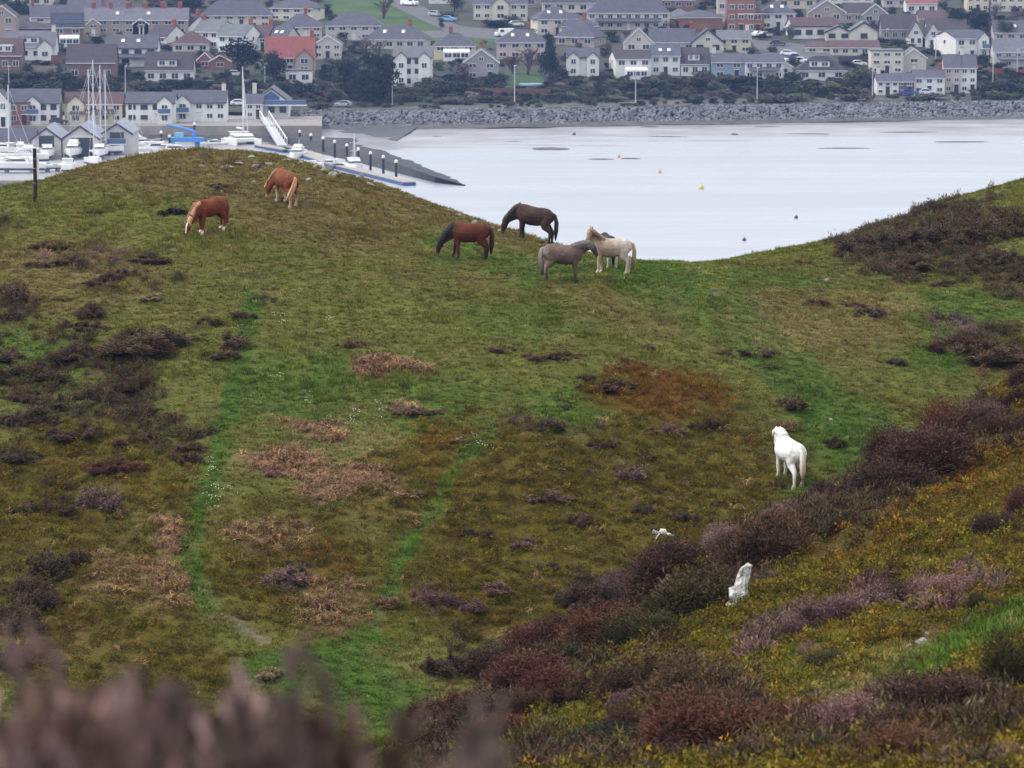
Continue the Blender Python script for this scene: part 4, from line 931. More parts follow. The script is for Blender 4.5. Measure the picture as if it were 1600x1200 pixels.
def patch(name, poly, m, label, lift=.06, n=14, kind='structure'):
    """ground patch between two photo polylines (near edge, far edge), laid on the town ground"""
    a, b = poly; v, f = [], []
    def smp(pl, t):
        u = t * (len(pl) - 1); k = min(int(u), len(pl) - 2); q = u - k; return (pl[k][0] * (1 - q) + pl[k+1][0] * q, pl[k][1] * (1 - q) + pl[k+1][1] * q)
    for i in range(n + 1):
        A, B = town_hit(*smp(a, i / n)), town_hit(*smp(b, i / n))
        for j in range(5):
            p = A.lerp(B, j / 4); v.append((p.x, p.y, float(town_z(p.x, p.y)) + lift))
    for i in range(n):
        for j in range(4): k = i * 5 + j; f.append((k, k + 5, k + 6, k + 1))
    o = mesh_obj(name, pydata(name, v, f), None, m, True); return tag(o, label, None, None, kind)
M_LAWN = mat('lawn', (.062, .098, .040), .95, .1, .3, .12, .2, detail=6); M_ASPH = mat('asphalt', (.115, .112, .118), .9, .2, .15, .3)
patch('lawn', ([(498, 36), (580, 50), (660, 55), (690, 44)], [(500, -14), (540, -20), (580, -20), (600, -8)]), M_LAWN, 'open green lawn below the top road')
patch('lawn', ([(640, 72), (700, 80), (770, 72)], [(655, 60), (710, 52), (775, 62)]), M_LAWN, 'small green verge below the road junction')
patch('lawn', ([(792, 132), (830, 136), (852, 134)], [(790, 112), (820, 112), (848, 116)]), M_LAWN, 'green garden lawn with a blue pool')
patch('road', ([(570, -14), (622, 14), (680, 42), (716, 58), (800, 64)], [(600, -16), (640, 0), (690, 26), (720, 42), (800, 48)]), M_ASPH, 'grey road curving down between the houses', .10)
patch('road', ([(560, 66), (640, 62), (716, 60)], [(640, 50), (680, 48), (716, 50)]), M_ASPH, 'grey side road in front of the slate roofs', .12)
patch('car_park', ([(1200, 98), (1250, 96), (1300, 92)], [(1170, 62), (1240, 68), (1290, 74)]), M_ASPH, 'grey car park beside the cream buildings', .1)
# coast path and railway terrace behind the revetment
patch('coast_path', ([(470, 176), (800, 172), (1200, 161), (1640, 151)], [(470, 168), (800, 164), (1200, 154), (1640, 145)]), mat('path_gravel', (.10, .095, .085), .95, .1, .3, .2), 'brown coast path along the top of the stone sea wall', .05, 30)

# ---- stone revetment: many boulders in one mass
rr = random.Random(3); mb = MB(); unit = []
for s_ in range(6):
    m_ = rock_mesh('boulder_%d' % s_, 200 + s_, 1, .9); unit.append(([v.co.copy() for v in m_.vertices], [tuple(p.vertices) for p in m_.polygons]))
for i in range(7600):
    px = rr.uniform(455, 1680); u = rr.random(); D0 = 980.0; x_ = (px - 800) / F_PX * D0; sd = float(np.interp(px, _sx, _sD))
    y_ = sd - .5 + u * 6.4; x_ = (px - 800) / F_PX * y_; z_ = .2 + u * 3.75 + rr.gauss(0, .12); sc_ = rr.uniform(.45, 1.15)
    vs_, fs_ = rr.choice(unit); M_ = Matrix.Rotation(rr.uniform(0, 6.28), 4, 'Z') @ Matrix.Rotation(rr.uniform(0, 6.28), 4, 'X')
    mb.add([(M_ @ v) * sc_ + Vector((x_, y_, z_)) for v in vs_], fs_)
rv = mb.build('rock_revetment', mat('boulder_stone', (.165, .168, .182), .9, .2, .5, .5, 0, detail=3)); tag(rv, 'bank of grey boulders forming the sea wall', None, None, 'stuff')
# strip of shore weed/earth under boulders so no gap shows
v = []; f = []
for i, px in enumerate(np.linspace(440, 1700, 60)):
    sd = float(np.interp(px, _sx, _sD))
    for dy, z_ in ((-1.2, -.2), (.5, .5), (7.5, 4.1), (11, 4.05)): y_ = sd + dy; v.append(((px - 800) / F_PX * y_, y_, z_))
    if i:
        for j in range(3): k = (i - 1) * 4 + j; f.append((k, k + 4, k + 5, k + 1))
tag(mesh_obj('embankment', pydata('embankment', v, f), None, mat('dark_earth', (.07, .068, .07), .95, .1, .3, .5)), 'earth bank under the boulders', None, None, 'structure')

# ================================================================ HOUSES
def roofmat(name, c): return mat('roof_' + name, c, .75, .3, .22, .8, .25, bscale=6, detail=6)
def wallmat(name, c): return mat('wall_' + name, c, .9, .2, .10, .5, .1, bscale=8)
WM = {k: wallmat(k, c) for k, c in dict(W=(.68, .68, .66), C=(.58, .545, .47), Y=(.57, .52, .40), P=(.50, .41, .39), T=(.34, .29, .26), B=(.19, .125, .11), R=(.26, .125, .09), G=(.30, .29, .29), K=(.20, .20, .21), U=(.24, .31, .40), O=(.48, .35, .20), S=(.52, .48, .45), H=(.27, .135, .12)).items()}
RM = {k: roofmat(k, c) for k, c in dict(s=(.078, .076, .098), d=(.056, .047, .052), t=(.085, .050, .052), r=(.20, .066, .058), g=(.120, .128, .138), l=(.125, .120, .145), b=(.040, .040, .048)).items()}
M_WHITE = mat('white_trim', (.72, .73, .74), .6, .3, .05); M_BLACK = mat('black_trim', (.03, .03, .035), .6, .3, .1)
M_GLASS = mat('window_glass', (.035, .042, .055), .12, .6, .25, 1.5); M_DOORS = {k: mat('door_' + k, c, .5, .3, .1) for k, c in dict(r=(.25, .04, .04), b=(.04, .06, .12), w=(.65, .65, .65), k=(.03, .03, .035)).items()}
M_BRICKCH = mat('chimney_brick', (.27, .085, .07), .9, .2, .3, 3); M_POT = mat('chimney_pot', (.34, .14, .10), .9, .2, .2); M_RENDCH = mat('chimney_render', (.6, .58, .54), .9, .2, .1)
M_SOLAR = mat('solar_panel', (.02, .028, .06), .2, .6, .2, 2); M_STEEL = mat('galvanised_steel', (.45, .46, .48), .45, .5, .1); M_BLUEGL = mat('balcony_glass', (.07, .12, .22), .15, .6, .2)
_wcache = {}
def win_mesh(w, h, cols):
    k = (round(w, 1), round(h, 1), cols)
    if k in _wcache: return _wcache[k]
    w, h = k[0], k[1]; mb = MB(); t = .09
    xs_ = [-w/2 + w * i / cols for i in range(cols + 1)]
    # one connected frame: outer ring plus mullions as a grid with openings
    ex = []
    for i, q in enumerate(xs_): ex += [q - t/2, q + t/2]
    ex[0], ex[1] = -w/2 - t/2, -w/2 + t/2
    ez = [0, t, h - t, h]; bm_ = bmesh.new(); g = {}
    for a, xx in enumerate(ex):
        for b, zz in enumerate(ez):
            for c, yy in enumerate((-.05, .06)): g[a, b, c] = bm_.verts.new((xx, yy, zz))
    for a in range(len(ex) - 1):
        for b in range(3):
            if a % 2 == 1 and b == 1: continue
            bm_.faces.new((g[a, b, 0], g[a+1, b, 0], g[a+1, b+1, 0], g[a, b+1, 0]))
            if b == 0: bm_.faces.new((g[a, b, 1], g[a+1, b, 1], g[a+1, b, 0], g[a, b, 0]))
            if b == 2: bm_.faces.new((g[a, 3, 0], g[a+1, 3, 0], g[a+1, 3, 1], g[a, 3, 1]))
            if b == 0 and a % 2: bm_.faces.new((g[a, 1, 0], g[a+1, 1, 0], g[a+1, 1, 1], g[a, 1, 1]))
            if b == 2 and a % 2: bm_.faces.new((g[a, 2, 1], g[a+1, 2, 1], g[a+1, 2, 0], g[a, 2, 0]))
    for a in range(len(ex)):
        if a % 2: sgn = 1
        for b in ((1,) if 0 < a < len(ex) - 1 else (0, 1, 2)): bm_.faces.new((g[a, b, 0], g[a, b+1, 0], g[a, b+1, 1], g[a, b, 1]))
    m_ = bpy.data.meshes.new('window_frame'); bm_.to_mesh(m_); bm_.free()
    p_ = MB().box(-w/2, w/2, -.005, .03, .02, h - .02).mesh('pane')
    p_.materials.append(M_GLASS); _wcache[k] = (m_, p_); return _wcache[k]
_fr = {}
def window(parent, x, y, z, w, h, rz=0, cols=2, dark=False, nm='window'):
    m_, p_ = win_mesh(w, h, cols); kk = (m_.name, dark)
    if kk not in _fr:
        c = m_.copy(); c.materials.append(M_BLACK if dark else M_WHITE); _fr[kk] = c
    o = link(bpy.data.objects.new(nm, _fr[kk])); o.parent = parent; o.location = (x, y, z); o.rotation_euler = (0, 0, rz)
    q = link(bpy.data.objects.new('pane', p_)); q.parent = o
    return o
def roof_gable(w, d, ze, zr, ov=.35, th=.16, along='x'):
    mb = MB(); W, D_ = w/2 + ov * .7, d/2 + ov; sl = (zr - ze) / (d / 2); dz = ov * sl
    a = [(-D_, ze - dz), (0, zr), (D_, ze - dz)]
    poly = [(-D_, ze - dz), (0, zr), (D_, ze - dz), (D_, ze - dz + th), (0, zr + th * 1.3), (-D_, ze - dz + th)]
    v = [(-W, y_, z_) for y_, z_ in poly] + [(W, y_, z_) for y_, z_ in poly]
    f = [(0, 1, 4, 5), (1, 2, 3, 4), (6, 11, 10, 7), (7, 10, 9, 8), (5, 4, 10, 11), (4, 3, 9, 10), (0, 6, 7, 1), (1, 7, 8, 2), (0, 5, 11, 6), (2, 8, 9, 3)]
    if along == 'y': v = [(y_, -x_, z_) for x_, y_, z_ in v]
    return mb.add(v, f)
def roof_hip(w, d, ze, zr, ov=.4, th=.12):
    W, D_ = w/2 + ov, d/2 + ov; q = min(D_, W * .92); dz = ov * (zr - ze) / (d / 2); z0 = ze - dz * .6
    r = max(W - q, .05)
    v = [(-W, -D_, z0), (W, -D_, z0), (W, D_, z0), (-W, D_, z0), (-W, -D_, z0 + th), (W, -D_, z0 + th), (W, D_, z0 + th), (-W, D_, z0 + th), (-r, 0, zr + th), (r, 0, zr + th)]
    return MB().add(v, [(0, 3, 2, 1), (0, 1, 5, 4), (1, 2, 6, 5), (2, 3, 7, 6), (3, 0, 4, 7), (4, 5, 9, 8), (5, 6, 9), (6, 7, 8, 9), (7, 4, 8)])
def walls(w, d, ze, zr, kind, zb=-3.0):
    mb = MB()
    if kind == 'g':
        poly = [(-d/2, zb), (d/2, zb), (d/2, ze), (0, zr - .05), (-d/2, ze)]
        v = [(-w/2, y_, z_) for y_, z_ in poly] + [(w/2, y_, z_) for y_, z_ in poly]
        return mb.add(v, [(4, 3, 2, 1, 0), (5, 6, 7, 8, 9), (0, 1, 6, 5), (1, 2, 7, 6), (2, 3, 8, 7), (3, 4, 9, 8), (4, 0, 5, 9)])
    if kind == 'f':
        return mb.prism([(-w/2, zb), (w/2, zb), (w/2, ze), (0, zr - .05), (-w/2, ze)], -d/2, d/2)
    return mb.box(-w/2, w/2, -d/2, d/2, zb, ze)
def chimney(parent, x, y, zt, m=None, w=.9, h=1.7, pots=3):
    o = MB().box(-w/2, w/2, -.3, .3, -1.2, h).box(-w/2 - .07, w/2 + .07, -.37, .37, h - .22, h - .06).build('chimney', m or M_BRICKCH, parent); o.location = (x, y, zt)
    for i in range(pots):
        mb = MB().tube([(0, 0, h - .02), (0, 0, h + .42)], [.13, .10], 7); p_ = mb.build('chimney_pot', M_POT, o); p_.location = (-w/2 + w * (i + .5) / pots, 0, 0)
    return o
def balcony(parent, x, y, z, w, m=None, dp=1.2):
    o = MB().box(x - w/2, x + w/2, y - dp, y, z - .18, z).build('balcony', M_WHITE, parent)
    MB().box(x - w/2, x + w/2, y - dp - .03, y - dp + .03, z + .05, z + 1.05).build('balustrade', m or M_BLUEGL, o)
    MB().box(x - w/2 - .03, x + w/2 + .03, y - dp - .05, y - dp + .05, z + 1.05, z + 1.12).build('rail', M_STEEL, o)
    return o
def house(px, py, wpx, eh, rh, kind, wall, roof, label, rot=0, d=8.5, win=(3, 2), o_='', cat='house', P=None, name='house', grp='houses of the hillside town'):
    """px, py: photo position of the middle of the front foot; wpx, eh, rh: photo width, eaves height, roof height"""
    P = P or town_hit(px, py); s = P.y / F_PX
    w, ze, zr = wpx * s, eh * s, (eh + rh) * s
    if kind == 'f': d = max(d, 8)
    if kind in 'gh': zr = max(zr - d / 2 * .05, ze + .8)
    rz = R(rot); root = empty(name, (P.x, P.y + d / 2, P.z), rz, label, cat, grp)
    if rot: root.location.y = P.y + d / 2 * abs(math.cos(rz)) + w / 2 * abs(math.sin(rz))
    fl = kind == 'b'
    walls(w, d, ze, zr, kind).build('wall', WM[wall], root)
    if kind == 'g': rf = roof_gable(w, d, ze, zr).build('roof', RM[roof], root)
    elif kind == 'f':
        rf = roof_gable(d, w, ze, zr, along='y').build('roof', RM[roof], root)
        bgm = M_WHITE if 'k' not in o_ else M_BLACK; yb = -d/2 - .28; sl = (zr - ze) / (w / 2)
        MB().hexa([(-w/2 - .35, yb - .04, ze - .35 * sl - .22), (0, yb - .04, zr - .20), (0, yb, zr - .20), (-w/2 - .35, yb, ze - .35 * sl - .22)], [(-w/2 - .35, yb - .04, ze - .35 * sl + .12), (0, yb - .04, zr + .14), (0, yb, zr + .14), (-w/2 - .35, yb, ze - .35 * sl + .12)]).build('bargeboard', bgm, root)
        MB().hexa([(0, yb - .04, zr - .20), (w/2 + .35, yb - .04, ze - .35 * sl - .22), (w/2 + .35, yb, ze - .35 * sl - .22), (0, yb, zr - .20)], [(0, yb - .04, zr + .14), (w/2 + .35, yb - .04, ze - .35 * sl + .12), (w/2 + .35, yb, ze - .35 * sl + .12), (0, yb, zr + .14)]).build('bargeboard', bgm, root)
    elif kind == 'h': rf = roof_hip(w, d, ze, zr).build('roof', RM[roof], root)
    else: rf = MB().box(-w/2 - .15, w/2 + .15, -d/2 - .15, d/2 + .15, ze + .002, ze + .3).build('roof', RM[roof], root)
    yf = -d/2
    if kind in 'gh': MB().box(-w/2 - .2, w/2 + .2, yf - .52, yf - .38, ze - .22, ze - .08).build('gutter', M_BLACK if 'k' in o_ else M_WHITE, root)
    # options: c=chimney C=two chimneys L=left W=white chimney, p/q/m=front gable left/right/middle, D=dormer, F=flat dormer, S=solar, v=rooflights, B=balcony, s=sunroom, x=lean-to
    zc = zr - .2
    cm = M_RENDCH if 'W' in o_ else M_BRICKCH
    xe = (w/2 - .7) if kind == 'g' else max(w/2 - d/2, 0) * .9
    if kind == 'f': xe = 0
    if 'c' in o_: chimney(root, xe if 'L' not in o_ else -xe, 0 if kind != 'f' else d * .2, zc, cm)
    if 'C' in o_: chimney(root, xe, 0, zc, cm); chimney(root, -xe, 0, zc, cm)
    if 'T' in o_:
        for i in range(6): chimney(root, -w/2 + w * (i + .5) / 6, 0, zc, M_BRICKCH, 1.1, 1.6, 4)
    for ch, fx in (('p', -.30), ('q', .30), ('m', 0.0)):
        if ch in o_:
            gw = w * (.30 if 'w' not in o_ else .36); gx = w * fx; zz = min(zr - .3, ze + gw * .45)
            g_ = empty('front_gable', (gx, yf - .3, 0)); g_.parent = root
            MB().prism([(-gw/2, -3), (gw/2, -3), (gw/2, ze), (0, zz - .05), (-gw/2, ze)], -.6, .9).build('gable_wall', WM[wall if 'a' not in o_ else 'W'], g_)
            q = roof_gable(d * .5 + .9, gw, ze, zz, along='y', ov=.25).build('gable_roof', RM[roof], g_); q.location = (0, d * .25 - .2, 0)
            hw = min(gw * .42, 1.8)
            nrow = 2 if ze > 4 else 1
            for r_ in range(nrow): window(root, gx, yf - .93, ze * (r_ + .28) / nrow if nrow > 1 else ze * .28, hw, 1.3, cols=2)
            if 'B' in o_: balcony(root, gx, yf - .93, ze * .5, gw * .85)
    if 'D' in o_ or 'F' in o_:
        dw = w * (.40 if 'D' in o_ else .5); dzb = ze + (zr - ze) * .22; dh = min((zr - ze) * .5, 1.5); yy = yf + d / 2 * .18
        g_ = empty('dormer', (-w * .04, yy, dzb)); g_.parent = root
        MB().box(-dw/2, dw/2, 0, d * .32, 0, dh).build('dormer_wall', WM['W'], g_); MB().box(-dw/2 - .2, dw/2 + .2, -.3, d * .34, dh + .002, dh + .16).build('dormer_roof', M_WHITE if 'F' in o_ else RM[roof], g_)
        for i in (-1, 1): window(root, -w * .04 + i * dw * .26, yy - .08, dzb + .25, dw * .3, dh - .4, cols=2)
    sl_ = math.atan2(zr - ze, d / 2)
    def on_roof(x_, u, w_, h_, m_, nm):
        o = MB().box(-w_/2, w_/2, -h_/2, h_/2, 0, .08).build(nm, m_, root); o.location = (x_, yf * (1 - u), ze + (zr - ze) * u + .22); o.rotation_euler = (sl_, 0, 0)
    if 'S' in o_:
        for i in range(5):
            for j in range(2): on_roof(-w * .36 + w * .18 * i, .34 + .32 * j, w * .17, (d / 2) / math.cos(sl_) * .30, M_SOLAR, 'solar_panel')
    if 'v' in o_:
        for x_ in (-.18, .12): on_roof(w * x_, .5, .8, 1.1, M_WHITE, 'rooflight')
    if 's' in o_:
        sw = w * .62; g_ = empty('sunroom', (w * .05, yf - 1.2, 0)); g_.parent = root
        MB().hexa([(-sw/2, -1.0, -3), (sw/2, -1.0, -3), (sw/2, 1.19, -3), (-sw/2, 1.19, -3)], [(-sw/2, -1.0, 2.2), (sw/2, -1.0, 2.2), (sw/2, 1.19, 2.9), (-sw/2, 1.19, 2.9)]).build('sunroom_wall', M_WHITE, g_)
        for i in range(3): window(root, w * .05 - sw * .32 + sw * .32 * i, yf - 2.25, .7, sw * .28, 1.2, cols=2)
    if 'x' in o_:
        sw = w * .8; MB().hexa([(-sw/2, yf - 1.8, 2.2), (sw/2, yf - 1.8, 2.2), (sw/2, yf - .06, 3.0), (-sw/2, yf - .06, 3.0)], [(-sw/2, yf - 1.8, 2.35), (sw/2, yf - 1.8, 2.35), (sw/2, yf - .06, 3.15), (-sw/2, yf - .06, 3.15)]).build('porch_roof', RM[roof], root)
        for i in (-1, 0, 1): MB().box(i * sw * .48 - .06, i * sw * .48 + .06, yf - 1.75, yf - 1.63, -3, 2.21).build('porch_post', M_WHITE, root)
    # windows in rows on the front
    nc, nr = win; st = ze / max(nr, 1)
    if eh * s < 1.6: nr = 0
    skip = {'p': -.30, 'q': .30, 'm': 0.0}
    for r_ in range(nr):
        for i in range(nc):
            x_ = -w/2 + w * (i + .5) / nc
            if any(ch in o_ and abs(x_ - w * fx) < w * .165 for ch, fx in skip.items()): continue
            hh = min(1.35, st * .5); zz = st * r_ + st * .34 if r_ or nr > 1 else st * .3
            if kind == 'f' and abs(x_) > w * .36: x_ *= .85
            if r_ == 0 and nr > 1 and (i == nc // 2) and 's' not in o_:
                dm = M_DOORS['r' if '1' in o_ else 'b' if '2' in o_ else 'k' if i % 2 else 'w']
                MB().box(x_ - .48, x_ + .48, yf - .05, yf + .03, 0, 2.1).build('door', dm, root)
                MB().box(x_ - .7, x_ + .7, yf - .35, yf - .01, 2.2, 2.3).build('door_hood', M_WHITE, root); continue
            if 's' in o_ and r_ == 0: continue
            window(root, x_, yf - .06, zz, min(w / nc * .55, 1.7), hh, cols=2 if w / nc > 1.8 else 1, dark='k' in o_ and 'W' not in o_)
    if kind == 'f' and rh * s > 2.6: window(root, 0, yf - .06, ze + .2, 1.1, 1.0, cols=2)
    # a window on each side wall that turns towards the viewer
    if rot and nr:
        sgn = 1 if rot < 0 else -1
        window(root, sgn * (w/2 + .06), 0, st * .4 + (st if nr > 1 else 0), .9, 1.1, rz=sgn * math.pi / 2, cols=1)
    return root

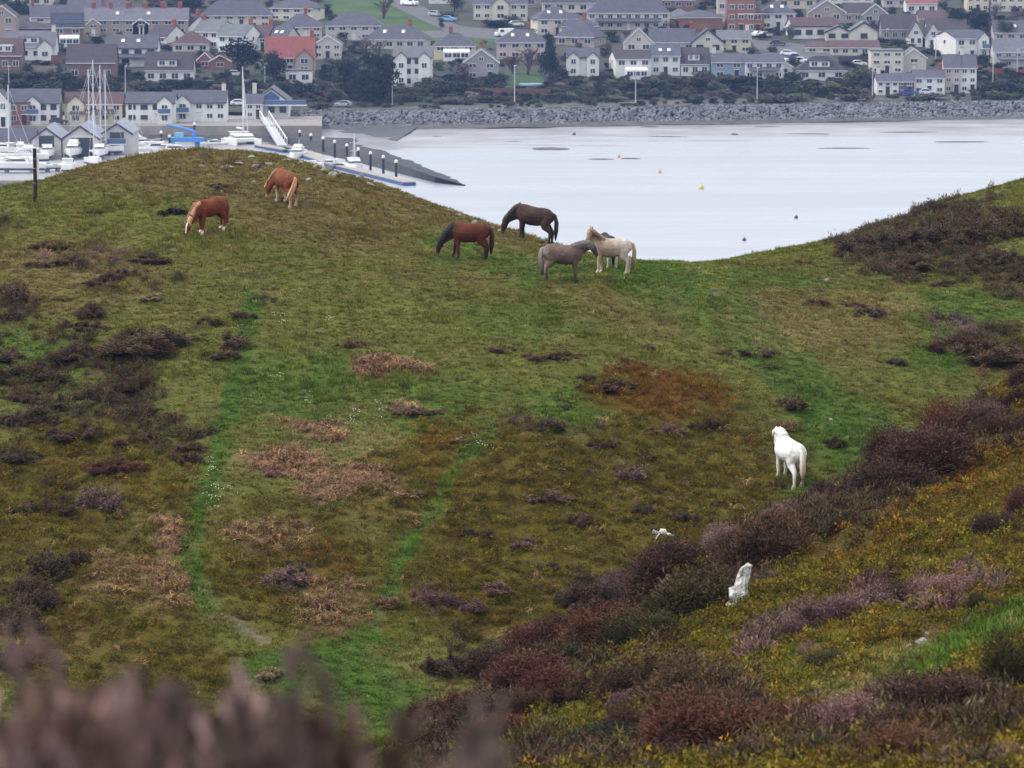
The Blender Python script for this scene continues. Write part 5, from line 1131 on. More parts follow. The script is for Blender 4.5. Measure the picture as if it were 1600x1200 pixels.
HOUSES = [
 # px, py, w, eaves, roof, kind, wall, roof colour, label, extra
 (103, 37, 118, 10, 18, 'g', 'C', 's', 'cream end house of the top terrace with a long slate roof', dict(rot=8, win=(4, 1), o_='C')),
 (212, 54, 162, 23, 18, 'g', 'T', 'l', 'long grey roofed terrace with a row of red chimneys', dict(win=(8, 2), o_='Tv')),
 (103, 72, 50, 29, 22, 'g', 'B', 'b', 'brown brick house with solar panels over its whole roof', dict(rot=6, win=(2, 2), o_='Ss')),
 (45, 52, 66, 9, 9, 'h', 'H', 'd', 'low brick bungalow left of the solar panel house', dict(win=(4, 1))),
 (3, 60, 42, 35, 16, 'f', 'T', 'd', 'tan gabled house at the top left corner', dict(win=(2, 2))),
 (48, 94, 76, 21, 24, 'g', 'W', 'l', 'white dormer house with pale slate roof on the left', dict(win=(4, 1), o_='DcWq')),
 (8, 111, 50, 24, 26, 'g', 'B', 't', 'brown roofed brick house cut by the left edge', dict(win=(3, 1), o_='F')),
 (142, 127, 76, 29, 28, 'g', 'B', 'd', 'brick bungalow with a big plain brown roof', dict(win=(3, 1))),
 (206, 104, 80, 29, 20, 'g', 'W', 's', 'black and white timbered house behind the brown bungalow', dict(win=(4, 2), o_='kvx')),
 (264, 129, 75, 19, 28, 'g', 'W', 'd', 'white chalet house with a wide dark roof and dormer', dict(win=(4, 1), o_='D')),
 (298, 83, 56, 15, 19, 'h', 'C', 't', 'cream house with a reddish hipped roof', dict(win=(3, 1))),
 (258, 68, 40, 10, 18, 'g', 'W', 'd', 'dark roofed house with red chimney below the terrace', dict(rot=-35, win=(2, 1), o_='c')),
 (294, 52, 42, 10, 17, 'g', 'W', 'd', 'half timbered house end left of the big hipped roof', dict(rot=-38, win=(2, 1), o_='c')),
 (333, 77, 46, 27, 17, 'g', 'W', 'g', 'grey green roofed white house, upper of the sloping pair', dict(rot=-28, win=(3, 2), o_='cL')),
 (373, 84, 48, 27, 18, 'g', 'W', 'g', 'grey green roofed white house, lower of the sloping pair', dict(rot=-28, win=(3, 2), o_='c')),
 (368, 43, 110, 19, 23, 'h', 'C', 's', 'wide cream house with a large hipped slate roof at the top', dict(win=(6, 2))),
 (320, 107, 24, 14, 11, 'f', 'H', 't', 'small red brick gable left of the round pine', dict(win=(1, 1))),
 (344, 108, 32, 13, 9, 'f', 'H', 't', 'red brick bungalow partly behind the round pine', dict(win=(1, 1))),
 (146, 57, 21, 20, 8, 'f', 'T', 's', 'brown brick rear wing behind the terrace', dict(win=(1, 2))),
 (184, 52, 28, 16, 9, 'f', 'W', 'g', 'white rear wing with a gable on the terrace', dict(win=(2, 1))),
 (220, 54, 24, 17, 8, 'f', 'S', 'g', 'pale rear wing at the right of the terrace', dict(win=(1, 2))),
 (463, 34, 72, 21, 16, 'h', 'C', 's', 'cream house with hipped roof left of the green lawn', dict(rot=-18, win=(4, 2))),
 (402, 41, 36, 19, 16, 'h', 'C', 's', 'narrow cream house behind the red chimneys', dict(win=(2, 2))),
 (470, 60, 66, 18, 20, 'h', 'C', 's', 'cream house with hipped roof and central chimney', dict(win=(4, 2), o_='c')),
 (553, 63, 88, 23, 20, 'h', 'S', 's', 'pinkish house pair with wide slate roof below the lawn', dict(win=(5, 2))),
 (412, 79, 30, 19, 20, 'g', 'W', 't', 'white house with a brown roof and red chimney', dict(rot=-20, win=(2, 2), o_='c')),
 (442, 80, 32, 19, 19, 'g', 'S', 's', 'pale gable house with two rooflights', dict(rot=-25, win=(2, 2), o_='v')),
 (453, 116, 76, 26, 32, 'g', 'T', 'r', 'red roofed house with a timbered gable', dict(win=(3, 2), o_='qcw')),
 (467, 131, 40, 20, 0, 'b', 'W', 'g', 'flat roofed white garage below the red roofed house', dict(win=(2, 1), d=5)),
 (512, 93, 42, 24, 14, 'f', 'S', 'g', 'grey white gabled house behind the red roof', dict(win=(3, 2))),
 (620, 78, 98, 16, 22, 'h', 'C', 's', 'long cream house with a stepped slate roof', dict(rot=-8, win=(6, 1), o_='cv')),
 (645, 136, 60, 46, 17, 'g', 'W', 'g', 'tall white three storey house with two front gables', dict(win=(4, 3), o_='pqk')),
 (710, 94, 66, 22, 20, 'h', 'Y', 's', 'yellowish house with hipped roof and a conservatory', dict(win=(3, 2), o_='csL')),
 (752, 126, 54, 29, 20, 'f', 'G', 'l', 'grey gabled house with a bay window', dict(win=(2, 2), o_='c')),
 (815, 93, 78, 27, 20, 'h', 'P', 's', 'pink house behind bare trees', dict(win=(4, 2), o_='cv')),
 (782, 32, 84, 26, 14, 'g', 'C', 's', 'cream house pair with two red doors', dict(win=(6, 2), o_='m1')),
 (866, 56, 64, 26, 19, 'h', 'C', 's', 'cream hipped house above the parked cars', dict(rot=12, win=(3, 2), o_='v')),
 (900, 58, 60, 17, 18, 'h', 'P', 's', 'pinkish hipped house wedged behind another roof', dict(rot=15, win=(3, 2))),
 (908, 74, 64, 16, 26, 'h', 'T', 's', 'tan house under a steep pyramid slate roof', dict(rot=-22, win=(3, 1), o_='c')),
 (893, 20, 92, 16, 10, 'g', 'C', 'b', 'cream house with dark flat looking roof at the top', dict(win=(5, 1))),
 (982, 47, 128, 27, 26, 'h', 'C', 's', 'long cream terrace with a tall hipped roof', dict(win=(9, 2), o_='x')),
 (1095, 48, 68, 21, 11, 'h', 'R', 's', 'low red brick block with blue slate roof', dict(win=(1, 0), d=12)),
 (1062, 36, 44, 8, 14, 'h', 'O', 'g', 'grey roofed hall behind the low brick block', dict(win=(1, 0))),
 (1158, 51, 44, 62, 0, 'b', 'R', 's', 'tall red brick block of flats at the top', dict(win=(3, 4), d=10, cat='block')),
 (1128, 34, 14, 46, 0, 'b', 'S', 's', 'narrow white stair tower beside the brick flats', dict(win=(1, 3), d=6, cat='tower')),
 (1174, 51, 40, 30, 19, 'h', 'R', 's', 'red brick house with slate roof right of the flats', dict(win=(2, 2), o_='v')),
 (1216, 47, 54, 26, 19, 'h', 'W', 's', 'white walled house with three rooflights', dict(win=(3, 2), o_='v')),
 (911, 119, 50, 29, 14, 'g', 'W', 's', 'white pair with twin pointed gables near the shore', dict(win=(2, 2), o_='pqwk')),
 (985, 123, 56, 31, 13, 'g', 'W', 'd', 'white house with a brown roof and long sunroom', dict(rot=10, win=(3, 2), o_='s')),
 (1040, 118, 45, 31, 15, 'g', 'W', 's', 'white house with glazed upper balcony', dict(win=(3, 2), o_='vB')),
 (1086, 119, 44, 19, 25, 'g', 'W', 'd', 'white house with a steep dark roof and dormer', dict(win=(3, 1), o_='D')),
 (1138, 123, 52, 26, 13, 'g', 'U', 's', 'pale blue house with a slate roof', dict(win=(2, 2), o_='cLW')),
 (1194, 125, 60, 28, 11, 'g', 'W', 's', 'white house with lower slate porch beside the blue one', dict(win=(4, 2), o_='x')),
 (998, 82, 45, 16, 22, 'f', 'S', 's', 'pale gabled wing at the left of the long slate roof', dict(win=(2, 1))),
 (1050, 82, 70, 16, 21, 'g', 'P', 's', 'pink fronted middle house of the long slate roof', dict(win=(4, 1), o_='c')),
 (1106, 84, 50, 18, 20, 'f', 'S', 's', 'pale gabled wing at the right of the long slate roof', dict(win=(2, 1), o_='k')),
 (1147, 84, 52, 24, 12, 'g', 'Y', 'g', 'pale yellow house with white chimney', dict(win=(3, 2), o_='cW')),
 (1270, 61, 72, 20, 13, 'g', 'W', 't', 'white cottage with a brown roof above the car park', dict(rot=8, win=(4, 1), o_='k')),
 (1310, 64, 40, 14, 9, 'f', 'C', 'g', 'cream gable of the green roofed inn, left', dict(win=(2, 1), o_='k')),
 (1350, 66, 42, 18, 13, 'f', 'C', 'g', 'cream gable of the green roofed inn, right', dict(win=(1, 1), o_='k')),
 (1336, 87, 76, 13, 10, 'g', 'C', 't', 'low cream extension with a brown roof', dict(win=(5, 1))),
 (1286, 84, 44, 10, 8, 'g', 'C', 't', 'low brown roofed shed beside the car park', dict(win=(2, 1), rot=-12)),
 (1284, 126, 78, 16, 22, 'h', 'W', 'b', 'white bungalow with a dark hipped roof and dormer', dict(win=(3, 1), o_='D')),
 (1386, 116, 50, 36, 0, 'b', 'C', 'g', 'cream flat roofed block with a rear balcony', dict(win=(3, 3), o_='B')),
 (1428, 114, 38, 24, 14, 'f', 'S', 'g', 'cream gabled house right of the flat roofed block', dict(win=(1, 2))),
 (1387, 149, 34, 22, 11, 'g', 'W', 's', 'white shore cottage with white chimney', dict(win=(3, 2), o_='cLW')),
 (1414, 149, 27, 22, 12, 'g', 'B', 's', 'dark brick shore cottage between two white ones', dict(win=(2, 2))),
 (1452, 148, 48, 27, 11, 'g', 'W', 's', 'white shore cottage with a blue door', dict(win=(3, 2), o_='c2')),
 (1488, 146, 25, 40, 20, 'g', 'P', 's', 'tall pink three storey shore cottage', dict(win=(2, 3))),
 (1513, 146, 25, 40, 20, 'g', 'W', 's', 'tall white three storey shore cottage', dict(win=(2, 3), o_='cLW')),
 (1506, 93, 62, 33, 12, 'g', 'W', 's', 'white modern house with glass balcony', dict(rot=28, win=(3, 2), d=10, o_='qB')),
 (1431, 73, 21, 18, 18, 'f', 'W', 'd', 'narrow white steep gable, left of the two', dict(win=(2, 1), d=14)),
 (1458, 76, 21, 19, 17, 'f', 'W', 'd', 'narrow white steep gable, right of the two', dict(win=(1, 1), d=14)),
 (1405, 64, 54, 18, 23, 'g', 'T', 'd', 'grey brown roofed house with tan wall', dict(win=(4, 1))),
 (1480, 58, 62, 10, 18, 'g', 'W', 'd', 'dark roofed house behind the white gables', dict(win=(3, 1))),
 (1368, 37, 40, 15, 16, 'f', 'G', 'd', 'grey gabled house with white bargeboards at the top right', dict(win=(2, 1))),
 (1340, 36, 42, 15, 16, 'g', 'T', 'd', 'dark roofed house left of the grey gable', dict(win=(3, 1))),
 (1292, 35, 58, 16, 19, 'f', 'T', 's', 'wide tan gable with two white windows', dict(win=(2, 1))),
 (1440, 23, 48, 18, 10, 'g', 'W', 'r', 'white house with a red roof at the top right', dict(win=(3, 1))),
 (1460, 37, 48, 8, 12, 'g', 'T', 't', 'low brown bungalow left of the dark hedge', dict(win=(3, 1))),
 (1528, 19, 34, 24, 0, 'b', 'Y', 's', 'cream block of flats behind the dark hedge', dict(win=(3, 2))),
 (1574, 18, 52, 22, 0, 'b', 'C', 's', 'pale flats at the top right corner', dict(win=(4, 2))),
 (1583, 107, 60, 26, 18, 'g', 'S', 'l', 'grey white house pair at the right edge', dict(win=(4, 2), o_='x')),
 (1580, 64, 54, 13, 18, 'g', 'P', 's', 'mauve roofed house at the right edge', dict(win=(3, 1), o_='v')),
 (1225, 118, 26, 14, 8, 'f', 'W', 's', 'small white annexe right of the porch house', dict(win=(1, 1))),
 # behind the first rows, at the top edge
 (50, 10, 60, 14, 14, 'g', 'C', 's', 'cream house at the very top left', dict(win=(4, 1))),
 (150, 22, 90, 8, 16, 'g', 'T', 's', 'slate roofed terrace at the top edge behind the red chimneys', dict(win=(5, 0), o_='C')),
 (690, 6, 40, 18, 12, 'g', 'W', 's', 'white house by the top road', dict(win=(3, 1))),
 (850, 12, 60, 16, 12, 'h', 'T', 's', 'tan house at the top edge', dict(win=(3, 1))),
 (1060, 14, 50, 14, 14, 'h', 'H', 's', 'red brick house at the top edge left of the flats', dict(win=(3, 1))),
 (1245, 14, 60, 16, 14, 'h', 'Y', 's', 'yellowish house at the top edge right of the flats', dict(win=(3, 1))),
 (1330, 6, 70, 16, 12, 'g', 'W', 's', 'white walled house at the top edge', dict(win=(4, 1))),
 (1400, 12, 40, 14, 12, 'h', 'S', 'g', 'grey roofed house at the top edge', dict(win=(2, 1))),
 (300, -6, 70, 10, 14, 'g', 'C', 's', 'far cream house above the terrace', dict(win=(3, 1))),
]
for px, py, w, eh, rh, kind, wall, roof, lab, ex in HOUSES:
    house(px, py, w, eh, rh, kind, wall, roof, lab, **ex)
# ---- quayside row (ground level 3 m)
def qpos(px, py, z): d = ray(px, py); t = (z - ZC) / d[2]; return Vector((d[0] * t, d[1] * t, z))
Q = 'houses along the marina quay'
house(52, 194, 80, 33, 21, 'g', 'W', 's', 'red and white quayside house at the left', win=(5, 2), o_='mkaB', P=qpos(52, 194, 3), grp=Q)
house(30, 194, 34, 33, 0, 'b', 'H', 's', 'red fronted bay of the left quayside house', win=(2, 2), d=1.0, P=qpos(30, 194.5, 3) - Vector((0, .7, 0)), grp=Q)
house(-2, 198, 28, 40, 16, 'f', 'W', 's', 'white quayside gable cut by the left edge', win=(2, 2), P=qpos(-2, 198, 3), grp=Q)
house(146, 193, 90, 31, 17, 'g', 'Y', 't', 'yellow quayside house with terracotta roof', win=(5, 2), o_='px', P=qpos(146, 193, 3), grp=Q)
house(235, 193, 76, 32, 16, 'g', 'W', 's', 'white quayside house with a blue balcony at its right', win=(4, 2), o_='qkB', P=qpos(235, 193, 3), grp=Q)
house(311, 190, 84, 30, 18, 'g', 'W', 's', 'white quayside house with a blue balcony and chimney', win=(5, 2), o_='pkBcW', P=qpos(311, 190, 3), grp=Q)
gh = house(424, 184, 54, 26, 20, 'f', 'W', 'g', 'pale boathouse with a blue glass gable and terrace', win=(3, 1), o_='k', P=qpos(424, 184, 3), d=12, grp=Q)
s = gh.location.y / F_PX
MB().prism([(-1.9, 3.2), (1.9, 3.2), (1.9, 4.6), (0, 6.0), (-1.9, 4.6)], -6.12, -6.02).build('glass_wall', mat('blue_glass', (.04, .09, .22), .12, .6, .15), gh)
balcony(gh, 2.2, -6.0, 3.0, 11.5, M_BLUEGL, 2.4); chimney(gh, -3.9, -3, 4.6, M_RENDCH, .9, 3.0, 0)
house(397, 186, 26, 24, 14, 'g', 'W', 's', 'low white wing left of the glass gable', win=(2, 2), P=qpos(397, 186, 3), grp=Q)

# ================================================================ TREES, HEDGES, SHRUBS
M_TREE = bush_mat(); M_TREE.name = 'tree_leaf'; M_BARK = mat('bark', (.07, .055, .045), .95, .1, .3, 4)
def crown_mesh(name, n, seed, leaf, shape='round', holes=.0):
    rr = random.Random(seed); v, f, tp = [], [], []
    lob = []
    for i in range(16):
        a = rr.uniform(0, 6.28)
        if shape == 'cone': h = rr.uniform(.05, .95); r_ = .42 * (1 - h) + .03; lob.append((math.cos(a) * r_ * .6, math.sin(a) * r_ * .6, h, .10 + .22 * (1 - h), .16))
        elif shape == 'flat': lob.append((math.cos(a) * rr.uniform(0, .38), math.sin(a) * rr.uniform(0, .38), rr.uniform(.35, .8), rr.uniform(.12, .22), rr.uniform(.14, .24)))
        else: r_ = rr.uniform(0, .34); lob.append((math.cos(a) * r_, math.sin(a) * r_, rr.uniform(.2, .8), rr.uniform(.14, .24), rr.uniform(.14, .24)))
    for i in range(n):
        lx, ly, lz, lr, lv = rr.choice(lob); d = Vector((rr.gauss(0, 1), rr.gauss(0, 1), rr.gauss(.15, 1))).normalized(); q = rr.uniform(.5, 1.12)
        c = Vector((lx + d.x * lr * q, ly + d.y * lr * q, max(lz + d.z * lv * q, .02)))
        a = Vector((rr.gauss(0, 1), rr.gauss(0, 1), rr.gauss(0, 1))).normalized(); b = a.orthogonal().normalized(); l = leaf * rr.uniform(.6, 1.5); k = len(v)
        v += [c - a * l * .5, c + b * l * .4, c + a * l * .5, c - b * l * .4]; f.append((k, k+1, k+2, k+3))
        g = rr.uniform(.7, 1.35); tp += [[g, g, g]] * 4
    m = pydata(name, v, f); _tip(m, tp); m.materials.append(M_TREE); return m
def twig_mesh(name, seed, n=26):
    rr = random.Random(seed); mb = MB()
    def br(p, d, l, r_, dep):
        q = p + d * l; mb.tube([p, p.lerp(q, .5) + Vector((rr.gauss(0, .02), rr.gauss(0, .02), 0)) * l * 2, q], [r_, r_ * .8, r_ * .6], 4, False)
        if dep: 
            for _ in range(4 if dep > 1 else 5): br(p.lerp(q, rr.uniform(.5, 1)), (d + Vector((rr.gauss(0, .6), rr.gauss(0, .6), rr.gauss(.15, .35)))).normalized(), l * rr.uniform(.45, .7), r_ * .6, dep - 1)
    for _ in range(5): br(Vector((0, 0, .1)), Vector((rr.gauss(0, .45), rr.gauss(0, .45), 1)).normalized(), .38, .018, 3)
    m = mb.mesh(name); _tip(m, [[1, 1, 1]] * len(m.vertices)); m.materials.append(M_TREE); return m
CR = [crown_mesh('crown_%d' % i, 2600, 90 + i, .050) for i in range(4)]; CRF = [crown_mesh('crown_flat_%d' % i, 2600, 95 + i, .045, 'flat') for i in range(2)]; CRC = crown_mesh('crown_cone', 2200, 99, .055, 'cone')
SH = [crown_mesh('shrub_%d' % i, 700, 110 + i, .09) for i in range(4)]; TW = [twig_mesh('twigs_%d' % i, 120 + i) for i in range(3)]
_tb = MB().tube([(0, 0, -2), (.02, 0, .2), (0, .02, .6)], [.045, .035, .02], 7)
for q in range(7): _tb.tube([(.01, 0, .18 + .05 * q), (.16 * math.cos(q * 2.3), .16 * math.sin(q * 2.3), .34 + .05 * q), (.34 * math.cos(q * 2.3 + .3), .34 * math.sin(q * 2.3 + .3), .44 + .05 * q)], [.018, .012, .005], 5)
trunk_me = _tb.mesh('trunk'); trunk_me.materials.append(M_BARK)
TC = dict(e=(.018, .028, .020), g=(.035, .046, .024), y=(.16, .115, .03), m=(.14, .10, .10), b=(.075, .062, .048), o=(.060, .062, .030), r=(.13, .065, .06), l=(.075, .10, .04))
def plant(px, py, w, h, tone, mesh, label, name, cat, grp=None, P=None, trunk=True):
    P = P or town_hit(px, py); s = P.y / F_PX
    root = empty(name, (P.x, P.y, P.z), random.uniform(0, 6.28), label, cat, grp)
    o = link(bpy.data.objects.new('crown' if trunk else 'foliage', mesh)); o.parent = root; o.scale = (w * s * 1.1, w * s * 1.1 * random.uniform(.8, 1.05), h * s * 1.05)
    j = math.exp(random.gauss(0, .12)); c = TC[tone]; o.color = (c[0] * j, c[1] * j, c[2] * j, 1)
    if trunk:
        t_ = link(bpy.data.objects.new('trunk', trunk_me)); t_.parent = root; t_.scale = (w * s, w * s, h * s)
    return root
plant(378, 122, 74, 62, 'e', CRF[0], 'round dark pine left of the red roofed house', 'pine_tree', 'tree')
plant(428, 134, 50, 54, 'e', CRF[1], 'dark pine with a bare trunk in front of the red roofed house', 'pine_tree', 'tree')
plant(545, 160, 70, 74, 'e', CR[0], 'left half of the large dark evergreen clump', 'evergreen_tree', 'tree')
plant(590, 164, 70, 82, 'e', CR[1], 'right half of the large dark evergreen clump', 'evergreen_tree', 'tree')
plant(566, 166, 70, 60, 'e', CR[2], 'low dark evergreen in front of the large clump', 'evergreen_tree', 'tree')
plant(572, 92, 44, 42, 'm', TW[0], 'bare mauve tree above the large evergreen', 'bare_tree', 'tree')
plant(592, 92, 36, 36, 'm', TW[1], 'second bare mauve tree above the large evergreen', 'bare_tree', 'tree')
plant(724, 124, 52, 36, 'm', TW[2], 'blossoming pale tree left of the grey gabled house', 'bare_tree', 'tree')
plant(724, 126, 40, 26, 'm', SH[0], 'low pink blossom shrub left of the grey gabled house', 'blossom_shrub', 'shrub', trunk=False)
plant(858, 122, 34, 66, 'e', CRC, 'dark conifer in front of the pink house', 'conifer_tree', 'tree')
plant(825, 118, 60, 56, 'm', TW[0], 'bare tree in front of the pink house', 'bare_tree', 'tree')
plant(800, 116, 40, 40, 'r', TW[1], 'bare reddish tree beside the garden lawn', 'bare_tree', 'tree')
plant(870, 120, 30, 30, 'm', TW[2], 'pale bare tree right of the dark conifer', 'bare_tree', 'tree')
plant(1500, 54, 50, 36, 'e', CR[3], 'left part of the big dark hedge tree at the upper right', 'evergreen_tree', 'tree')
plant(1532, 52, 50, 34, 'e', CR[0], 'right part of the big dark hedge tree at the upper right', 'evergreen_tree', 'tree')
plant(1492, 38, 36, 26, 'g', CR[1], 'green tree above the big dark hedge', 'garden_tree', 'tree')
plant(1570, 62, 34, 30, 'o', CR[2], 'olive tree right of the big dark hedge', 'garden_tree', 'tree')
plant(1555, 30, 40, 30, 'm', TW[0], 'bare tree near the pale flats', 'bare_tree', 'tree')
plant(1590, 34, 30, 24, 'm', TW[1], 'bare tree at the right edge', 'bare_tree', 'tree')
plant(1058, 46, 40, 22, 'y', TW[2], 'yellow willow before the low brick block', 'willow_tree', 'tree')
plant(1046, 47, 30, 18, 'y', SH[1], 'yellow shrub before the long cream terrace', 'willow_shrub', 'shrub', trunk=False)
plant(600, 30, 50, 44, 'b', TW[0], 'bare tree standing on the green lawn', 'bare_tree', 'tree')
plant(1234, 62, 16, 24, 'l', CR[3], 'small green tree at the car park edge', 'garden_tree', 'tree')
plant(710, 18, 34, 30, 'g', CR[0], 'dark green tree beside the top road', 'garden_tree', 'tree')
plant(690, 44, 14, 16, 'g', SH[0], 'small round bush on the verge by the road', 'bush', 'shrub', trunk=False)
plant(535, 66, 20, 16, 'e', SH[1], 'round dark bush below the pinkish house pair', 'bush', 'shrub', trunk=False)
plant(300, 14, 60, 24, 'g', CR[1], 'dark trees behind the terrace end', 'garden_tree', 'tree')
plant(20, 22, 60, 20, 'g', CR[2], 'dark trees at the top left corner', 'garden_tree', 'tree')
plant(510, 26, 30, 20, 'g', CR[3], 'dark tree right of the cream hipped house', 'garden_tree', 'tree')
SHRUBS = '''20 126 70 16 g|60 128 70 16 g|100 130 50 18 g|30 144 70 16 g|80 146 70 18 g|118 146 44 22 o|190 118 30 20 o|215 128 36 16 o|215 142 60 14 b|250 148 70 14 o|290 142 50 16 g|330 140 40 14 o|345 128 36 14 o|150 70 24 14 e|262 82 24 12 e|360 130 30 12 b|
440 150 70 22 e|480 152 50 20 e|505 146 26 18 g|640 150 40 14 o|690 152 50 26 o|670 138 30 18 g|720 150 40 24 g|745 150 36 14 o|700 128 36 14 g|780 132 36 18 e|760 135 60 8 e|900 140 40 16 g|880 128 30 14 e|935 138 50 18 b|
960 140 40 14 o|990 146 40 18 o|1020 140 44 16 g|1025 112 22 16 e|1060 144 50 16 b|1090 142 50 20 o|1120 146 50 20 g|1150 144 60 22 e|1180 142 50 20 e|1210 146 50 22 g|1238 142 44 30 g|1262 146 50 20 o|1290 146 50 18 o|1330 140 50 26 g|1345 132 44 30 o|
1320 150 40 14 b|1240 104 30 14 o|1310 148 60 14 g|1540 152 70 22 o|1575 150 70 22 g|1545 138 60 12 g|1590 136 40 12 g|1535 100 40 14 g|1560 110 30 12 e|1460 84 44 10 o|1490 96 30 12 g|1400 72 40 10 g|1420 152 22 8 b|1520 152 30 16 b|1560 156 50 14 o|600 156 60 14 b|
640 158 50 12 b|800 160 60 12 b|860 156 60 14 b|840 150 50 14 o|1000 154 60 12 b|1100 156 70 12 b|800 38 40 14 g|770 42 60 12 e|700 30 30 12 g|1075 52 16 14 e|820 56 40 12 e|928 52 22 12 g|1380 70 30 10 g|1205 82 20 10 l|520 36 26 14 g|
500 172 50 12 b|545 168 50 10 b|1450 156 60 10 b|1330 158 60 10 b|1210 160 60 10 b|1250 158 50 12 o|960 158 50 10 o|700 162 60 10 b|760 160 60 10 o|1480 130 20 10 b|660 100 20 10 o|470 98 20 14 g|1190 62 20 10 e|1150 88 20 8 g|1300 128 20 8 e'''
for r in SHRUBS.replace('\n', '').split('|'):
    a = r.split(); px, py, w, h = map(float, a[:4]); tn = a[4]
    tone = dict(g='dark green', e='blackish evergreen', o='olive', b='leafless brown', l='bright green')[tn]
    col_ = ('far left' if px < 220 else 'left' if px < 520 else 'middle left' if px < 800 else 'middle' if px < 1060 else 'middle right' if px < 1330 else 'right')
    row = 'along the coast path' if py > 148 else 'in the gardens above the sea wall' if py > 108 else 'between the upper houses'
    plant(px, py, w, h, tn, random.choice(SH) if tn != 'b' or random.random() < .4 else random.choice(TW), f'{"broad" if w > 45 else "small"} {tone} shrub {row}, {col_}', 'garden_shrub', 'shrub', 'shrubs in the town gardens', trunk=False)
rr = random.Random(17); cnt = 0
HB = [(q[0] - q[2] / 2 - 3, q[0] + q[2] / 2 + 3, q[1] - q[3] - q[4] * .8, q[1] + 2) for q in HOUSES]
while cnt < 120:
    px, py = rr.uniform(0, 1600), rr.uniform(20, 152)
    if any(a_ < px < b_ and c_ < py < d_ for a_, b_, c_, d_ in HB) or (500 < px < 830 and py < 70) or (1195 < px < 1310 and 60 < py < 105) or (785 < px < 852 and 108 < py < 140): continue
    if py < 100 and rr.random() < .35: continue
    tn = rr.choice('ggeoobm' if py > 100 else 'gobbm'); w_, h_ = rr.uniform(10, 30), rr.uniform(7, 15)
    tone = dict(g='dark green', e='blackish evergreen', o='olive', b='leafless brown', m='mauve twiggy')[tn]
    col_ = ('far left' if px < 220 else 'left' if px < 520 else 'middle left' if px < 800 else 'middle' if px < 1060 else 'middle right' if px < 1330 else 'right')
    row = 'low in the gardens' if py > 118 else 'in the lower streets' if py > 80 else 'in the upper streets'
    plant(px, py, w_, h_, tn, rr.choice(SH) if tn in 'geo' or rr.random() < .4 else rr.choice(TW), f'{"tiny" if w_ < 18 else "little"} {tone} bush {row}, {col_}', 'garden_bush', 'shrub', 'small bushes between the houses', trunk=False); cnt += 1
# rough scrub and garden growth filling the gaps between houses
def inst_copy(m_): c_ = m_.copy(); c_.materials.clear(); c_.materials.append(M_INST); return bpy.data.objects.new('scrub', c_)
S_SCRUB = [inst_copy(m_) for m_ in SH]
n_ = 5200; xx = RNG.uniform(-150, 150, n_); dd_ = np.where(RNG.random(n_) < .5, RNG.uniform(9, 62, n_), RNG.uniform(40, 300, n_)); yy = shoreD(xx, 1000.0 + 0 * xx) + dd_
zz = town_z(xx, yy); qx_, qy_ = to_px(np.stack([xx, yy, zz], -1)); ok = (qx_ > -60) & (qx_ < 1660) & ((dd_ > 26) | (fbm(xx / 9, yy / 6, 71) > -.1))
for q in HOUSES: ok &= ~((np.abs(qx_ - q[0]) < q[2] * .56) & (qy_ < q[1] + 2.5) & (qy_ > q[1] - 14))
for a_, b_, c_, d_ in ((560, 840, -40, 66), (1170, 1312, 58, 106), (786, 854, 108, 140), (500, 700, -40, 62), (520, 556, 158, 174), (1405, 1475, 146, 156), (-100, 505, 165, 260)): ok &= ~((qx_ > a_) & (qx_ < b_) & (qy_ > c_) & (qy_ < d_))
P_ = np.stack([xx, yy, zz], -1)[ok]; n_ = len(P_); big = RNG.uniform(.5, 1.0, n_) * np.where(dd_[ok] < 26, 2.0, 2.6)
pal = np.array([TC[k] for k in 'ggeoobblm']) * .95
gn_scatter('rough_scrub', P_, np.stack([np.zeros(n_), np.zeros(n_), RNG.uniform(0, 6.28, n_)], -1), np.stack([big * 1.5, big * 1.5, big * RNG.uniform(.45, .9, n_)], -1), RNG.integers(0, 4, n_), pal[RNG.integers(0, len(pal), n_)] * np.exp(RNG.normal(0, .25, n_))[:, None], S_SCRUB, 'rough scrub and garden growth between the houses and the sea wall')
# ---- garden walls
def gwall(x0, y0, x1, y1, hpx, m, label, name='garden_wall'):
    A, B = town_hit(x0, y0), town_hit(x1, y1); h = hpx * A.y / F_PX; n_ = Vector((-(B - A).y, (B - A).x, 0)).normalized() * .15
    lo, hi = -1.0, h
    o = MB().hexa([A - n_ + Vector((0,0,lo)), B - n_ + Vector((0,0,lo)), B + n_ + Vector((0,0,lo)), A + n_ + Vector((0,0,lo))], [A - n_ + Vector((0,0,hi)), B - n_ + Vector((0,0,hi)), B + n_ + Vector((0,0,hi)), A + n_ + Vector((0,0,hi))]).build(name, m, None)
    return tag(o, label, 'wall')
M_BRW = mat('brick_wall', (.15, .085, .08), .9, .2, .25, 1.5); M_STW = mat('stone_wall', (.24, .21, .19), .9, .2, .3, 1.5)
gwall(708, 150, 860, 152, 13, M_BRW, 'long dark red brick wall below the green lawn')
gwall(1535, 116, 1605, 118, 9, mat('red_wall', (.24, .07, .06), .9, .2, .2, 1.5), 'red brick wall below the right edge houses')
gwall(500, 146, 536, 138, 10, M_STW, 'pale stone terrace wall left of the evergreens')
gwall(1310, 102, 1362, 102, 14, mat('dark_fence', (.07, .06, .07), .9, .2, .2), 'dark fence below the low cream extension', 'garden_fence')
gwall(45, 112, 90, 112, 9, M_STW, 'grey stone wall below the white dormer house')
gwall(80, 100, 104, 100, 14, M_BRW, 'brown wall beside the big roofed bungalow')
gwall(930, 58, 975, 62, 8, M_STW, 'tan boundary wall below the long cream terrace')
